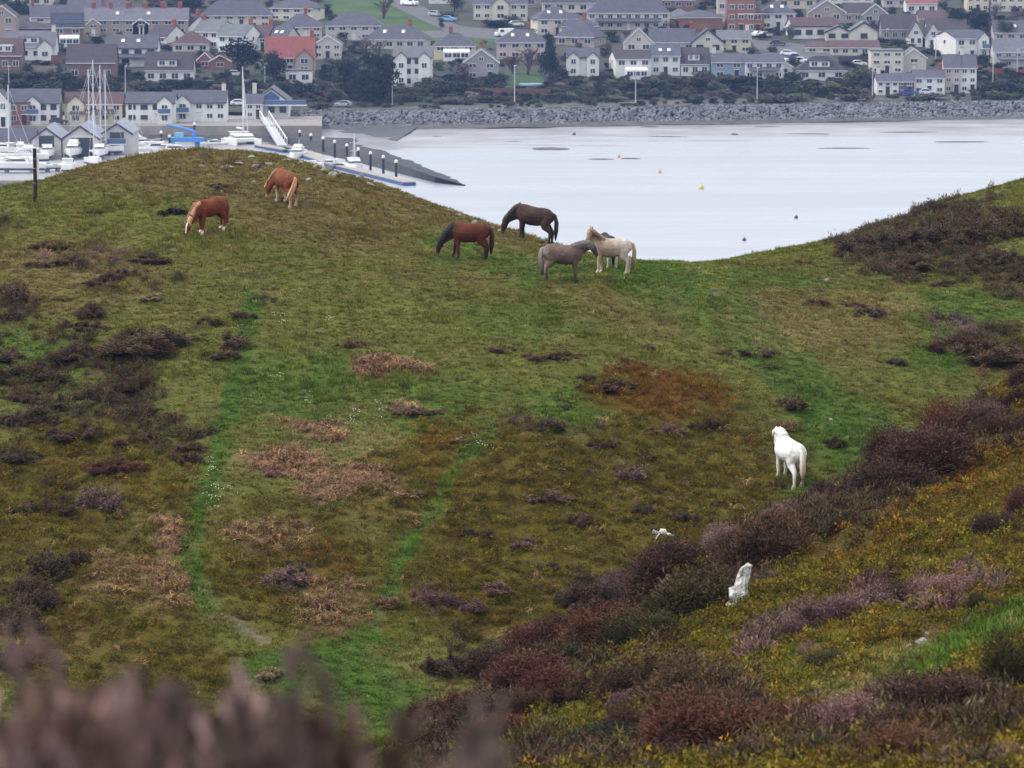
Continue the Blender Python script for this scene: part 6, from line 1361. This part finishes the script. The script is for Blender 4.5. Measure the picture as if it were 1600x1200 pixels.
p = town_hit(830, 133); o = MB().tube([(0, 0, 0), (0, 0, .35)], [2.9, 2.9], 24).build('pool', mat('pool_blue', (.22, .42, .55), .3, .4, .1)); o.location = p; tag(o, 'round turquoise garden pool on the green lawn', 'pool')

# ================================================================ CARS
_cars = {}
def car_parts(kind):
    if kind in _cars: return _cars[kind]
    if kind == 'van': pr = [(-2.5, .3), (2.4, .3), (2.5, .9), (2.1, 1.15), (1.4, 1.95), (1.1, 2.1), (-2.4, 2.15), (-2.5, 1.9)]; gl = [(1.45, 1.2), (2.0, 1.2), (1.42, 1.85), (1.2, 1.85)]; gs = [(.3, 1.25), (1.35, 1.25), (1.15, 1.85), (.3, 1.85)]; wb, wd = 1.55, 1.9
    else: pr = [(-2.05, .32), (2.05, .32), (2.12, .62), (1.95, .82), (1.0, .95), (.35, 1.45), (-1.1, 1.48), (-1.75, 1.02), (-2.08, .92)]; gs = [(-1.55, .98), (.85, .98), (.28, 1.38), (-1.05, 1.40)]; wb, wd = 1.28, 1.7
    mb = MB(); n = len(pr)
    v = []
    for y_, k in ((-wd/2, .0), (-wd/2 + .12, 1), (wd/2 - .12, 1), (wd/2, 0)):
        for x_, z_ in pr: up = max(0, (z_ - .9)) * .28; v.append((x_ * (1 if k else .985), y_ + (up if y_ < 0 else -up), z_ if k else z_ - (.03 if z_ > .5 else 0)))
    f = [tuple(range(n)), tuple(range(4*n-1, 3*n-1, -1))]
    for l in range(3):
        for i in range(n): f.append((l*n+i, (l+1)*n+i, (l+1)*n+(i+1) % n, l*n+(i+1) % n))
    body = mb.add(v, f).mesh('body')
    g = MB().prism(gs, -wd/2 + .02, wd/2 - .02).mesh('side_window')
    if kind != 'van': ws = MB().hexa([(.90, -.62, .97), (1.02, -.62, .97), (1.02, .62, .97), (.90, .62, .97)], [(.33, -.52, 1.40), (.42, -.52, 1.40), (.42, .52, 1.40), (.33, .52, 1.40)]).mesh('windscreen')
    else: ws = MB().hexa([(1.95, -.75, 1.22), (2.1, -.75, 1.22), (2.1, .75, 1.22), (1.95, .75, 1.22)], [(1.38, -.65, 1.88), (1.5, -.65, 1.88), (1.5, .65, 1.88), (1.38, .65, 1.88)]).mesh('windscreen')
    wh = MB().tube([(0, -.11, 0), (0, .11, 0)], [.33, .33], 14).mesh('wheel'); rim = MB().tube([(0, -.12, 0), (0, .12, 0)], [.19, .19], 10).mesh('rim'); lamp = MB().box(-.05, .05, -.17, .17, -.08, .08).mesh('headlight')
    g.materials.append(M_GLASS); ws.materials.append(M_GLASS); wh.materials.append(mat('tyre', (.015, .015, .016), .9, .2, .1)); rim.materials.append(M_STEEL); lamp.materials.append(M_WHITE)
    body.materials.append(mat('car_paint', (.5, .5, .5), .3, .5, .03, use_obj=True))
    _cars[kind] = (body, g, ws, wh, rim, lamp, wb, wd); return _cars[kind]
def car(px, py, c, rot, label, kind='car', P=None, grp='cars parked in the town'):
    P = P or town_hit(px, py); body, g, ws, wh, rim, lamp, wb, wd = car_parts(kind)
    root = empty('parked_van' if kind == 'van' else 'parked_car', (P.x, P.y, P.z + .14), R(rot), label, 'van' if kind == 'van' else 'car', grp)
    def ch(nm, m_, loc=(0, 0, 0), par=root): o = link(bpy.data.objects.new(nm, m_)); o.parent = par; o.location = loc; return o
    b = ch('body', body); b.color = col4(c); ch('side_window', g); ch('windscreen', ws)
    for sx_ in (-1, 1):
        for sy_ in (-1, 1): w_ = ch('wheel', wh, (sx_ * wb, sy_ * (wd/2 - .1), .33)); ch('rim', rim, (0, 0, 0), w_)
    for sy_ in (-1, 1): ch('headlight', lamp, (2.02 if kind != 'van' else 2.44, sy_ * .58, .66))
    return root
WH, SI, BL, DK = (.75, .75, .76), (.42, .44, .47), (.12, .36, .62), (.03, .033, .04)
car(640, 9, WH, -30, 'white van near the top of the curving road', 'van'); car(681, 26, SI, -28, 'silver car parked above the blue one'); car(701, 34, BL, -20, 'sky blue car on the curving road')
car(788, 58, WH, 195, 'white van at the road junction', 'van'); car(536, 168, SI, 175, 'silver car parked on the coast road left of the evergreens')
for i, (px, py) in enumerate(((1176, 57), (1186, 58), (1195, 59))): car(px, py, (SI, WH, SI)[i], 40, ('leftmost', 'middle', 'rightmost')[i] + ' of three cars parked below the brick flats')
car(1232, 88, WH, -10, 'white car in the car park'); car(1245, 94, (.04, .05, .14), -15, 'dark blue car in the car park'); car(1252, 99, WH, -15, 'white car nearest the dark bungalow'); car(1220, 98, WH, -25, 'white car left of the dark blue one'); car(1216, 72, DK, -10, 'dark car at the top of the car park')
car(1342, 104, WH, 0, 'white car below the dark fence'); car(806, 42, WH, 10, 'white car beside the hedge near the cream hipped house'); car(328, 136, DK, 0, 'dark car on the drive below the red brick bungalow')
car(368, 120, WH, 0, 'white car behind the round pine'); car(374, 163, WH, 0, 'white estate car left of the glass gabled boathouse', P=qpos(374, 166, 4.2)); car(92, 194, DK, 0, 'black car on the quay by the red house', P=qpos(92, 195, 3)); car(1449, 149, (.6, .62, .64), 0, 'pale car in front of the white shore cottage'); car(1420, 150, (.03, .06, .3), 0, 'blue covered car in front of the dark brick cottage')
# ================================================================ LAMP POSTS
lp = None
def lamppost(px, py, hpx, label, P=None, grp='street lamps along the coast path'):
    P = P or town_hit(px, py); h = hpx * P.y / F_PX
    root = empty('street_lamp', (P.x, P.y, P.z), 0, label, 'lamp post', grp)
    MB().tube([(0, 0, -1), (0, 0, h * .5), (0, 0, h)], [.13, .10, .07], 8).build('pole', M_STEEL, root); MB().box(-.12, .55, -.14, .14, h, h + .14).build('lamp_head', M_WHITE, root)
for px, py, h, l in ((613, 164, 46, 'left of the tall white house'), (804, 165, 62, 'below the garden lawn'), (993, 163, 56, 'below the white house with a sunroom'), (1183, 156, 50, 'below the white porch house'), (1363, 152, 42, 'beside the white shore cottage'),
                     (1551, 143, 58, 'at the foot of the right edge houses'), (1589, 118, 40, 'in front of the right edge house pair'), (14, 142, 38, 'above the quay at the far left'), (196, 152, 48, 'between the yellow and white quay houses'), (414, 136, 36, 'in front of the dark pine'), (1462, 92, 36, 'beside the white modern house'), (1385, 66, 20, 'above the inn')):
    lamppost(px, py, h, 'slim grey street lamp ' + l)

# ================================================================ MARINA
M_CONC = mat('concrete', (.26, .235, .22), .9, .2, .2, .4); M_YARD = mat('yard_concrete', (.30, .30, .31), .9, .2, .15, .2); M_PILE = mat('sheet_pile', (.22, .21, .22), .7, .3, .3, .6)
M_DARKW = mat('marina_mud', (.055, .055, .06), .6, .4, .3, .3)
def block(name, px0, px1, yn, yf, z, m, label, zb=-1.5, kind='structure'):
    """flat topped block between two photo columns, front row yn and back row yf at level z"""
    a, b, c, d = qpos(px0, yn, z), qpos(px1, yn, z), qpos(px1, yf, z), qpos(px0, yf, z); dn = Vector((0, 0, zb - z))
    o = MB().hexa([a + dn, b + dn, c + dn, d + dn], [a, b, c, d]).build(name, m); return tag(o, label, None, None, kind)
block('quay', -160, 503, 196.5, 170, 2.96, M_CONC, 'stone quay wall below the marina houses')
a, b, c = qpos(-160, 283, 2.4), qpos(250, 283, 2.4), qpos(205, 224, 2.4); d = qpos(-160, 224, 2.4); dn = Vector((0, 0, -4))
yard = MB().hexa([a + dn, b + dn, c + dn, d + dn], [a, b, c, d]).build('boatyard', M_YARD); tag(yard, 'pale concrete boatyard with a sheet pile edge', None, None, 'structure')
for i in range(26):                                        # ribs of the sheet piling
    q = a.lerp(b, i / 26); o = MB().box(-.35, .35, -.28, .05, -3.5, -.5).build('pile', M_PILE, yard); o.location = q
o = MB().hexa([a + Vector((0, -.35, -.5)), b + Vector((0, -.35, -.5)), b + Vector((0, .1, -.5)), a + Vector((0, .1, -.5))], [a + Vector((0, -.35, .12)), b + Vector((0, -.35, .12)), b + Vector((0, .1, .12)), a + Vector((0, .1, .12))]).build('capping_beam', M_CONC, yard)
# sloping stone beach under the quay wall and the curved breakwater
def strip(name, near, far, m, label, n=40, kind='structure', amp=.15):
    def smp(pl, t):
        u = t * (len(pl) - 1); k = min(int(u), len(pl) - 2); q = u - k; return [pl[k][i] * (1 - q) + pl[k+1][i] * q for i in range(3)]
    v, f = [], []; N_ = 9
    for i in range(n + 1):
        A, B = qpos(*smp(near, i / n)), qpos(*smp(far, i / n))
        for j in range(N_): p = A.lerp(B, j / (N_ - 1)); p.z += amp * float(fbm(p.x / 3, p.y / 3, 4, 3)) * (0 < j < N_ - 1); v.append(tuple(p))
    for i in range(n):
        for j in range(N_ - 1): k = i * N_ + j; f.append((k, k + N_, k + N_ + 1, k + 1))
    return tag(mesh_obj(name, pydata(name, v, f), None, m), label, None, None, kind)
M_BW = mat('breakwater_stone', (.058, .056, .058), .85, .25, .4, .8, .4)
strip('stony_beach', [(180, 222, -.2), (400, 226, -.2), (520, 240, -.2)], [(180, 210, 1.4), (400, 211, 1.4), (560, 216, .7)], M_BW, 'dark stony beach below the quay wall')
# breakwater: a ridge running out to its tip
crest = [(440, 213, 1.8), (500, 222, 1.7), (560, 237, 1.7), (620, 256, 1.6), (680, 276, 1.3), (726, 289, .2)]
strip('breakwater', [(430, 227, -.4), (500, 244, -.4), (560, 258, -.4), (620, 274, -.4), (680, 288, -.4), (727, 291, -.4)], crest, M_BW, 'dark curved stone breakwater reaching into the bay', amp=.3)
strip('breakwater_back', crest, [(452, 206, .2), (530, 214, -.3), (580, 228, -.3), (640, 248, -.3), (700, 274, -.3), (732, 287, -.4)], M_BW, 'seaward face of the dark breakwater', amp=.3)
strip('mud_fringe', [(500, 203, .25), (620, 220, .2)], [(500, 198, .75), (650, 199, .6)], M_DARKW, 'weedy fringe between the quay and the mudflat')
# ---- piles with white caps
PILES = [(433, 192, 208), (451, 198, 215), (468.5, 203, 222), (486, 208, 232), (505, 213, 240), (523, 218.5, 246), (542, 224, 252), (560, 230, 258), (579, 236, 266), (599, 242, 274), (619, 249, 281), (252, 204, 222), (265, 210, 232), (304, 191, 224)]
for i, (px, yt, yb) in enumerate(PILES):
    P = qpos(px, yb, 0); h = (yb - yt) * P.y / F_PX
    root = empty('mooring_pile', tuple(P), 0, ('slim black mooring pile with a white cap, %s from the gangway' % ('first', 'second', 'third', 'fourth', 'fifth', 'sixth', 'seventh', 'eighth', 'ninth', 'tenth', 'last')[i]) if i < 11 else ('black mooring pile with a white cap ' + ('left of the crane', 'under the crane', 'behind the crane')[i - 11]), 'pile', 'white capped mooring piles')
    MB().tube([(0, 0, -2), (0, 0, h - .6)], [.26, .26], 10).build('post', mat('black_pile', (.02, .02, .024), .5, .4, .2), root); MB().tube([(0, 0, h - .6), (0, 0, h - .22), (0, 0, h)], [.32, .32, .06], 10).build('cap', M_WHITE, root)
# ---- gangway and pontoons
g0, g1 = qpos(413, 184, 3.6), qpos(441, 228, .9)
root = empty('gangway', tuple(g1), 0, 'steep white gangway from the quay down to the pontoon', 'gangway')
A, B = g0 - g1, Vector((0, 0, 0)); sd = Vector((1.0, 0, 0)); up = Vector((0, 0, 1))
MB().hexa([A - sd, A + sd, B + sd, B - sd], [A - sd + up * .2, A + sd + up * .2, B + sd + up * .2, B - sd + up * .2]).build('deck', M_STEEL, root)
for sg in (-1, 1):
    off = sd * sg; MB().tube([A + off + up * 1.5, B + off + up * 1.5], .12, 6).build('handrail', M_WHITE, root)
    for i in range(9): q = A.lerp(B, i / 8) + off; MB().tube([q, q + up * 1.5], .08, 5).build('baluster', M_WHITE, root)
M_PONT = mat('pontoon_deck', (.33, .30, .27), .9, .2, .15, .5); M_BLUE = mat('pontoon_blue', (.035, .075, .2), .5, .4, .15)
def pontoon(x0, y0, x1, y1, w, label):
    A, B = qpos(x0, y0, .75), qpos(x1, y1, .75); t_ = (B - A).normalized(); n_ = Vector((-t_.y, t_.x, 0)) * w / 2; u_ = Vector((0, 0, 1))
    root = empty('pontoon', tuple(A), 0, label, 'pontoon', 'marina pontoons'); C_ = B - A; O_ = Vector((0, 0, 0))
    MB().hexa([O_ - n_ - u_ * .15, C_ - n_ - u_ * .15, C_ + n_ - u_ * .15, O_ + n_ - u_ * .15], [O_ - n_, C_ - n_, C_ + n_, O_ + n_]).build('deck', M_PONT, root)
    MB().hexa([O_ - n_ * 1.03 - u_ * .8, C_ - n_ * 1.03 - u_ * .9, C_ + n_ * 1.03 - u_ * .9, O_ + n_ * 1.03 - u_ * .9], [O_ - n_ * 1.03 - u_ * .16, C_ - n_ * 1.03 - u_ * .16, C_ + n_ * 1.03 - u_ * .16, O_ + n_ * 1.03 - u_ * .16]).build('float', M_BLUE, root)
pontoon(408, 226, 452, 233, 3, 'short pontoon below the gangway'); pontoon(450, 230, 530, 258, 2.6, 'long pontoon beside the breakwater'); pontoon(525, 256, 640, 284, 2.4, 'outer end of the long pontoon')
# ---- boat sheds
SHM = wallmat('shed', (.47, .45, .44)); WM['E'] = SHM; RM['e'] = roofmat('shed', (.27, .29, .34))
GS = 'boat sheds in the yard'
sh = house(73, 247, 46, 30, 17, 'f', 'E', 'e', 'boat shed with an open dark door, left of three', win=(1, 0), o_='k', P=qpos(73, 247, 2.42), d=16, name='boat_shed', cat='shed', grp=GS)
MB().box(-1.5, 1.5, -8.06, -7.98, 2.2, 4.4).build('door', M_GLASS, sh)
sh = house(126, 247, 56, 31, 19, 'f', 'E', 'e', 'boat shed with a wide dark opening, middle of three', win=(1, 0), o_='k', P=qpos(126, 247, 2.42), d=18, name='boat_shed', cat='shed', grp=GS)
MB().box(-1.8, 2.4, -9.06, -8.98, .1, 4.0).build('door', M_GLASS, sh); MB().box(-1.9, 2.5, -9.2, -8.97, 4.01, 4.5).build('shutter_box', M_STEEL, sh)
sh = house(183, 242, 46, 34, 15, 'f', 'E', 'e', 'boat shed with an upper balcony, right of three', win=(1, 0), o_='k', P=qpos(183, 242, 2.42), d=16, name='boat_shed', cat='shed', grp=GS)
MB().box(-1.4, 1.4, -8.06, -7.98, 2.3, 4.5).build('door', M_GLASS, sh); balcony(sh, 0, -8, 2.2, 3.6, M_BLUEGL, .8)
house(20, 236, 66, 12, 22, 'g', 'E', 's', 'long low shed with a grey roof behind the left boats', win=(3, 0), P=qpos(20, 236, 2.42), d=9, name='boat_shed', cat='shed', grp=GS)
# ---- boats
M_HULL = mat('gelcoat', (.76, .76, .75), .25, .5, .04); M_HULLB = mat('hull_blue', (.05, .08, .2), .3, .5, .1); M_TINT = mat('boat_glass', (.03, .035, .05), .1, .6, .1); M_ALU = mat('mast_alloy', (.55, .56, .58), .4, .5, .06); M_CANV = mat('canvas', (.55, .56, .6), .9, .1, .1)
def hull(L_, B_, H_, stripe=True):
    st = [(-.5, .72, 0), (-.3, .9, 0), (0, 1, 0), (.22, .88, .05), (.38, .58, .12), (.47, .25, .2), (.5, .02, .26)]
    mb = MB(); v = []
    for t_, k, r_ in st:
        x_ = t_ * L_; b_ = B_ / 2 * k; z1 = H_ * (1 + r_)
        v += [(x_, -b_, z1), (x_, -b_ * .88, H_ * .35), (x_ * .98, -b_ * .25, 0), (x_ * .98, b_ * .25, 0), (x_, b_ * .88, H_ * .35), (x_, b_, z1), (x_, b_ * .85, z1 - .06), (x_, -b_ * .85, z1 - .06)]
    f = [tuple(range(7, -1, -1))]
    for i in range(len(st) - 1):
        for j in range(8): f.append((i*8+j, i*8+(j+1) % 8, (i+1)*8+(j+1) % 8, (i+1)*8+j))
    f.append(tuple((len(st)-1)*8 + j for j in range(8)))
    return mb.add(v, f)
def cabin(x0, x1, wd, z0, z1, rake=.5): return MB().hexa([(x0, -wd/2, z0), (x1, -wd/2, z0), (x1, wd/2, z0), (x0, wd/2, z0)], [(x0 + rake * .3, -wd * .42, z1), (x1 - rake, -wd * .42, z1), (x1 - rake, wd * .42, z1), (x0 + rake * .3, wd * .42, z1)])
def boat(px, py, L_, B_, rot, label, kind='cruiser', z=2.42, mast=0, canopy=None, fly=False):
    P = qpos(px, py, z); root = empty('motor_boat' if kind == 'cruiser' else 'yacht' if kind == 'yacht' else 'dinghy', tuple(P), R(rot), label, 'boat', 'boats in the marina')
    H_ = B_ * .42; yard_ = z > 1
    z0 = .55 if yard_ else -.35
    def up(o, dz=z0): o.location.z = dz; return o
    up(hull(L_, B_, H_).build('hull', M_HULL, root)); up(MB().hexa([(-L_*.495, -B_*.33, -.02), (L_*.42, -B_*.16, -.02), (L_*.42, B_*.16, -.02), (-L_*.495, B_*.33, -.02)], [(-L_*.497, -B_*.36, H_*.2), (L_*.44, -B_*.24, H_*.24), (L_*.44, B_*.24, H_*.24), (-L_*.497, B_*.36, H_*.2)]).build('antifouling', M_HULLB, root), z0 - .02)
    if yard_:
        for xx in (-.25, .2): MB().box(L_*xx - .3, L_*xx + .3, -B_*.3, B_*.3, .0, .56).build('cradle', M_PILE, root)
    if kind == 'cruiser':
        up(cabin(-L_*.22, L_*.24, B_*.72, H_*.95, H_*1.75, L_*.12).build('cabin', M_HULL, root))
        up(cabin(-L_*.16, L_*.225, B_*.735, H_*1.28, H_*1.60, L_*.105).build('cabin_window', M_TINT, root))
        up(MB().box(-L_*.3, -L_*.05, -B_*.34, B_*.34, H_*1.76, H_*1.84).build('hardtop', M_HULL if canopy is None else canopy, root))
        if fly: up(cabin(-L_*.2, L_*.06, B_*.55, H_*1.85, H_*2.25, L_*.06).build('flybridge', M_HULL, root)); up(MB().tube([(-L_*.18, 0, H_*2.2), (-L_*.2, 0, H_*3.0)], .05, 6).build('radar_mast', M_ALU, root))
        up(MB().tube([(L_*.1, -B_*.42, H_*1.1), (L_*.1, -B_*.42, H_*1.35), (L_*.46, -.05, H_*1.62), (L_*.46, .05, H_*1.62), (L_*.1, B_*.42, H_*1.35), (L_*.1, B_*.42, H_*1.1)], .03, 5).build('bow_rail', M_ALU, root))
    else:
        up(cabin(-L_*.1, L_*.2, B_*.55, H_*.95, H_*1.25, L_*.06).build('cabin', M_HULL, root)); up(cabin(-L_*.08, L_*.18, B_*.565, H_*1.05, H_*1.17, L_*.055).build('cabin_window', M_TINT, root))
    if mast:
        up(MB().tube([(L_*.08, 0, H_), (L_*.08, 0, H_ + mast)], [.13, .09], 8).build('mast', M_ALU, root))
        up(MB().tube([(L_*.08, 0, H_ + 1.3), (-L_*.38, 0, H_ + 1.2)], [.14, .16], 8).build('boom', M_CANV, root))
        for fz_ in (.45, .72): up(MB().tube([(L_*.08, -.9, H_ + mast * fz_), (L_*.08, .9, H_ + mast * fz_)], .05, 5).build('spreader', M_ALU, root))
        up(MB().tube([(L_*.08, 0, H_ + mast * .96), (L_*.47, 0, H_ * 1.3)], .035, 5).build('forestay', M_ALU, root))
        up(MB().tube([(L_*.08, 0, H_ + mast * .96), (-L_*.48, 0, H_)], .03, 5).build('backstay', M_ALU, root))
    return root
boat(74, 249, 8, 3.0, -82, 'white cruiser on a cradle before the left boat shed', fly=False)
boat(115, 248, 9, 3.4, -92, 'larger white cruiser before the middle boat shed', fly=True)
boat(155, 248, 7.5, 3.0, -85, 'white fishing cruiser before the right boat shed', canopy=M_HULL)
boat(146, 261, 7, 2.9, -70, 'small white sailing boat at the hill edge', 'yacht', mast=11)
boat(107, 270, 6.5, 2.9, 90, 'white open backed motor boat in the middle of the yard', canopy=M_HULL)
boat(28, 270, 10.5, 3.2, 178, 'long white motor boat lying broadside behind the post')
boat(38, 256, 9.5, 3.2, 186, 'white motor boat second row behind the post', fly=True)
boat(83, 268, 4.4, 1.8, 25, 'small white dinghy right of the post', 'dinghy')
boat(20, 262, 9, 2.9, 170, 'white yacht with a tall mast in the left yard', 'yacht', mast=14)
boat(2, 256, 9, 2.9, 175, 'white yacht cut by the left edge', 'yacht', mast=12)
boat(6, 244, 8, 2.8, 160, 'white cruiser at the far left before the low shed')
boat(32, 245, 7, 2.6, 100, 'white boat with tall superstructure before the low shed', fly=True)
for px, py, m_, l in ((134, 250, 15.5, 'leftmost'), (141, 246, 17, 'second'), (152, 246, 16, 'third'), (160, 247, 15, 'rightmost')):
    boat(px, py - 4, 9, 3, 20, l + ' of the four tall masted yachts behind the right boat shed', 'yacht', mast=m_, z=2.4)
boat(203, 246, 8, 2.8, 10, 'yacht with a tall mast at the basin corner', 'yacht', mast=10, z=0)
boat(218, 232, 11, 3.6, 8, 'white motor yacht moored left of the crane', z=0, fly=True); boat(245, 239, 11, 3.6, 20, 'sleek white motor yacht in front of the crane', z=0)
boat(272, 240, 9, 3.0, 5, 'white motor boat at the hill edge below the crane', z=0); boat(334, 228, 6.5, 2.4, 10, 'small white boat with a green cover right of the crane', z=0, canopy=mat('green_cover', (.03, .16, .14), .8, .2, .1))
boat(465, 246, 7.5, 3.2, -100, 'white fishing boat at the long pontoon', z=0, fly=True); boat(553, 266, 7, 3.6, -80, 'white boat with pale canopy at the outer pontoon', z=0, canopy=mat('pale_cover', (.6, .68, .62), .8, .2, .1), mast=6); boat(515, 259, 6, 2.2, 170, 'low white boat along the long pontoon', z=0); boat(490, 256, 5, 2, 165, 'small white boat behind the fishing boat', 'dinghy', z=0)
# catamaran
P = qpos(379, 227, 0); root = empty('catamaran', tuple(P), R(-72), 'white sailing catamaran with a tall mast moored by the quay', 'boat', 'boats in the marina')
for sg in (-1, 1): o = hull(11, 1.9, 1.7).build('hull', M_HULL, root); o.location = (0, sg * 2.7, -.35)
MB().box(-4.6, 2.4, -2.9, 2.9, .9, 1.5).build('bridge_deck', M_HULL, root); cabin(-3.2, 2.2, 4.6, 1.5, 2.5, 1.4).build('saloon', M_HULL, root); cabin(-2.9, 1.95, 4.66, 1.85, 2.3, 1.2).build('saloon_window', M_TINT, root)
MB().box(-4.8, -2.0, -2.0, 2.0, 2.62, 2.74).build('hardtop', M_HULL, root); MB().tube([(.6, 0, 2.4), (.6, 0, 16.8)], [.16, .10], 8).build('mast', M_ALU, root); MB().tube([(.6, 0, 3.6), (-4.6, 0, 3.5)], [.2, .24], 8).build('boom', M_CANV, root)
MB().tube([(.6, 0, 15.6), (5.2, 0, 1.4)], .08, 6).build('forestay', M_ALU, root); MB().hexa([(.75, -.04, 6.2), (2.2, -.04, 6.2), (2.2, .04, 6.2), (.75, .04, 6.2)], [(.72, -.03, 13), (.9, -.03, 13), (.9, .03, 13), (.72, .03, 13)]).build('furled_sail', M_CANV, root)
# blue travelling crane
P = qpos(291, 231, 0); root = empty('boat_crane', tuple(P), 0, 'bright blue boat hoist with a slanting arm at the basin', 'crane')
M_CR = mat('crane_blue', (.07, .26, .62), .45, .4, .1)
MB().box(-3.6, 3.6, -1.2, 1.2, 1.3, 2.2).build('platform', M_CR, root)
for sx_ in (-2.9, 2.4): MB().box(sx_ - .5, sx_ + .5, -.5, .5, -1, 1.3).build('leg', M_CR, root)
MB().tube([(1.6, 0, 2.2), (1.6, 0, 3.6)], .4, 10).build('turret', M_CR, root); MB().tube([(2.0, 0, 3.3), (-1.0, 0, 4.3), (-4.2, 0, 4.9)], [.38, .30, .18], 6).build('arm', M_CR, root); MB().box(-2.4, -.6, -1, 1, 2.2, 3.2).build('engine_box', mat('crane_pale', (.2, .45, .62), .5, .3, .1), root)
# ---- buoys
def buoy(px, py, c, label, r_=.36):
    P = qpos(px, py, 0); root = empty('mooring_buoy', tuple(P), 0, label, 'buoy', 'buoys on the bay')
    MB().tube([(0, 0, -.4), (0, 0, 0), (0, 0, r_ * .8), (0, 0, r_ * 1.5)], [r_ * .6, r_, r_ * .9, r_ * .2], 10).build('float', mat('buoy_%.2f_%.2f' % (c[0], c[1]), c, .5, .4, .1), root, True)
    MB().tube([(0, 0, r_ * 1.4), (0, 0, r_ * 2.2)], .07, 6).build('ring', M_STEEL, root)
buoy(967, 246, (.55, .16, .03), 'orange buoy nearest the mudflat'); buoy(1031, 270, (.6, .2, .04), 'orange buoy left of the yellow one'); buoy(1096, 295, (.5, .42, .05), 'small yellow buoy in the middle of the bay', .5)
buoy(1244, 341, (.05, .05, .055), 'dark buoy farther right on the bay', .35); buoy(1163, 376, (.05, .05, .055), 'dark buoy nearest the saddle', .35); buoy(897, 211, (.05, .05, .055), 'tiny dark buoy on the mud', .4)
# quay railing
for x0, x1, y0 in ((200, 345, 191), (345, 500, 189)):
    A, B = qpos(x0, y0 + 3, 2.96), qpos(x1, y0 + 2, 2.96); root = empty('quay_railing', tuple(A), 0, 'grey railing along the quay, ' + ('left stretch' if x0 < 300 else 'right stretch'), 'railing'); C_ = B - A
    for zz in (.5, 1.05): MB().tube([Vector((0, 0, zz)), C_ + Vector((0, 0, zz))], .035, 5).build('rail', M_STEEL, root)
    for i in range(13): q = C_ * (i / 12); MB().tube([q, q + Vector((0, 0, 1.1))], .045, 5).build('post', M_STEEL, root)

# ================================================================ HAZE over the bay and town
hz_o = MB().box(-460, 460, -40, 1650, -12, 122).build('haze'); tag(hz_o, 'thin bluish sea haze', None, None, 'stuff')
m = bpy.data.materials.new('sea_haze'); m.use_nodes = True; t = m.node_tree; t.nodes.clear()
out = t.nodes.new('ShaderNodeOutputMaterial'); pv = t.nodes.new('ShaderNodeVolumePrincipled')
pv.inputs['Color'].default_value = (.34, .52, 1.0, 1); pv.inputs['Density'].default_value = HAZE; pv.inputs['Anisotropy'].default_value = 0.2
t.links.new(pv.outputs['Volume'], out.inputs['Volume']); hz_o.data.materials.append(m)

# ---------------------------------------------------------------- labels that would still be shared: say which one, counting along the row
bpy.context.view_layer.update()
byl = {}
for o in scene.objects:
    if o.parent is None and o.get('label') and o.get('category'): byl.setdefault(o['label'], []).append(o)
ONES = 'first second third fourth fifth sixth seventh eighth ninth tenth eleventh twelfth thirteenth fourteenth fifteenth sixteenth seventeenth eighteenth nineteenth'.split()
ORD = ['leftmost'] + [q + ' from left' for q in ONES[1:] + ['twentieth'] + ['twenty-' + q for q in ONES[:9]] + ['thirtieth'] + ['thirty-' + q for q in ONES[:9]]]
for lab, os_ in byl.items():
    if len(os_) < 2: continue
    os_.sort(key=lambda o: float(to_px(np.array(o.location))[0]))
    for k, o in enumerate(os_):
        w_ = ORD[k] if k < len(os_) - 1 else 'rightmost'
        o['label'] = lab + ', ' + w_
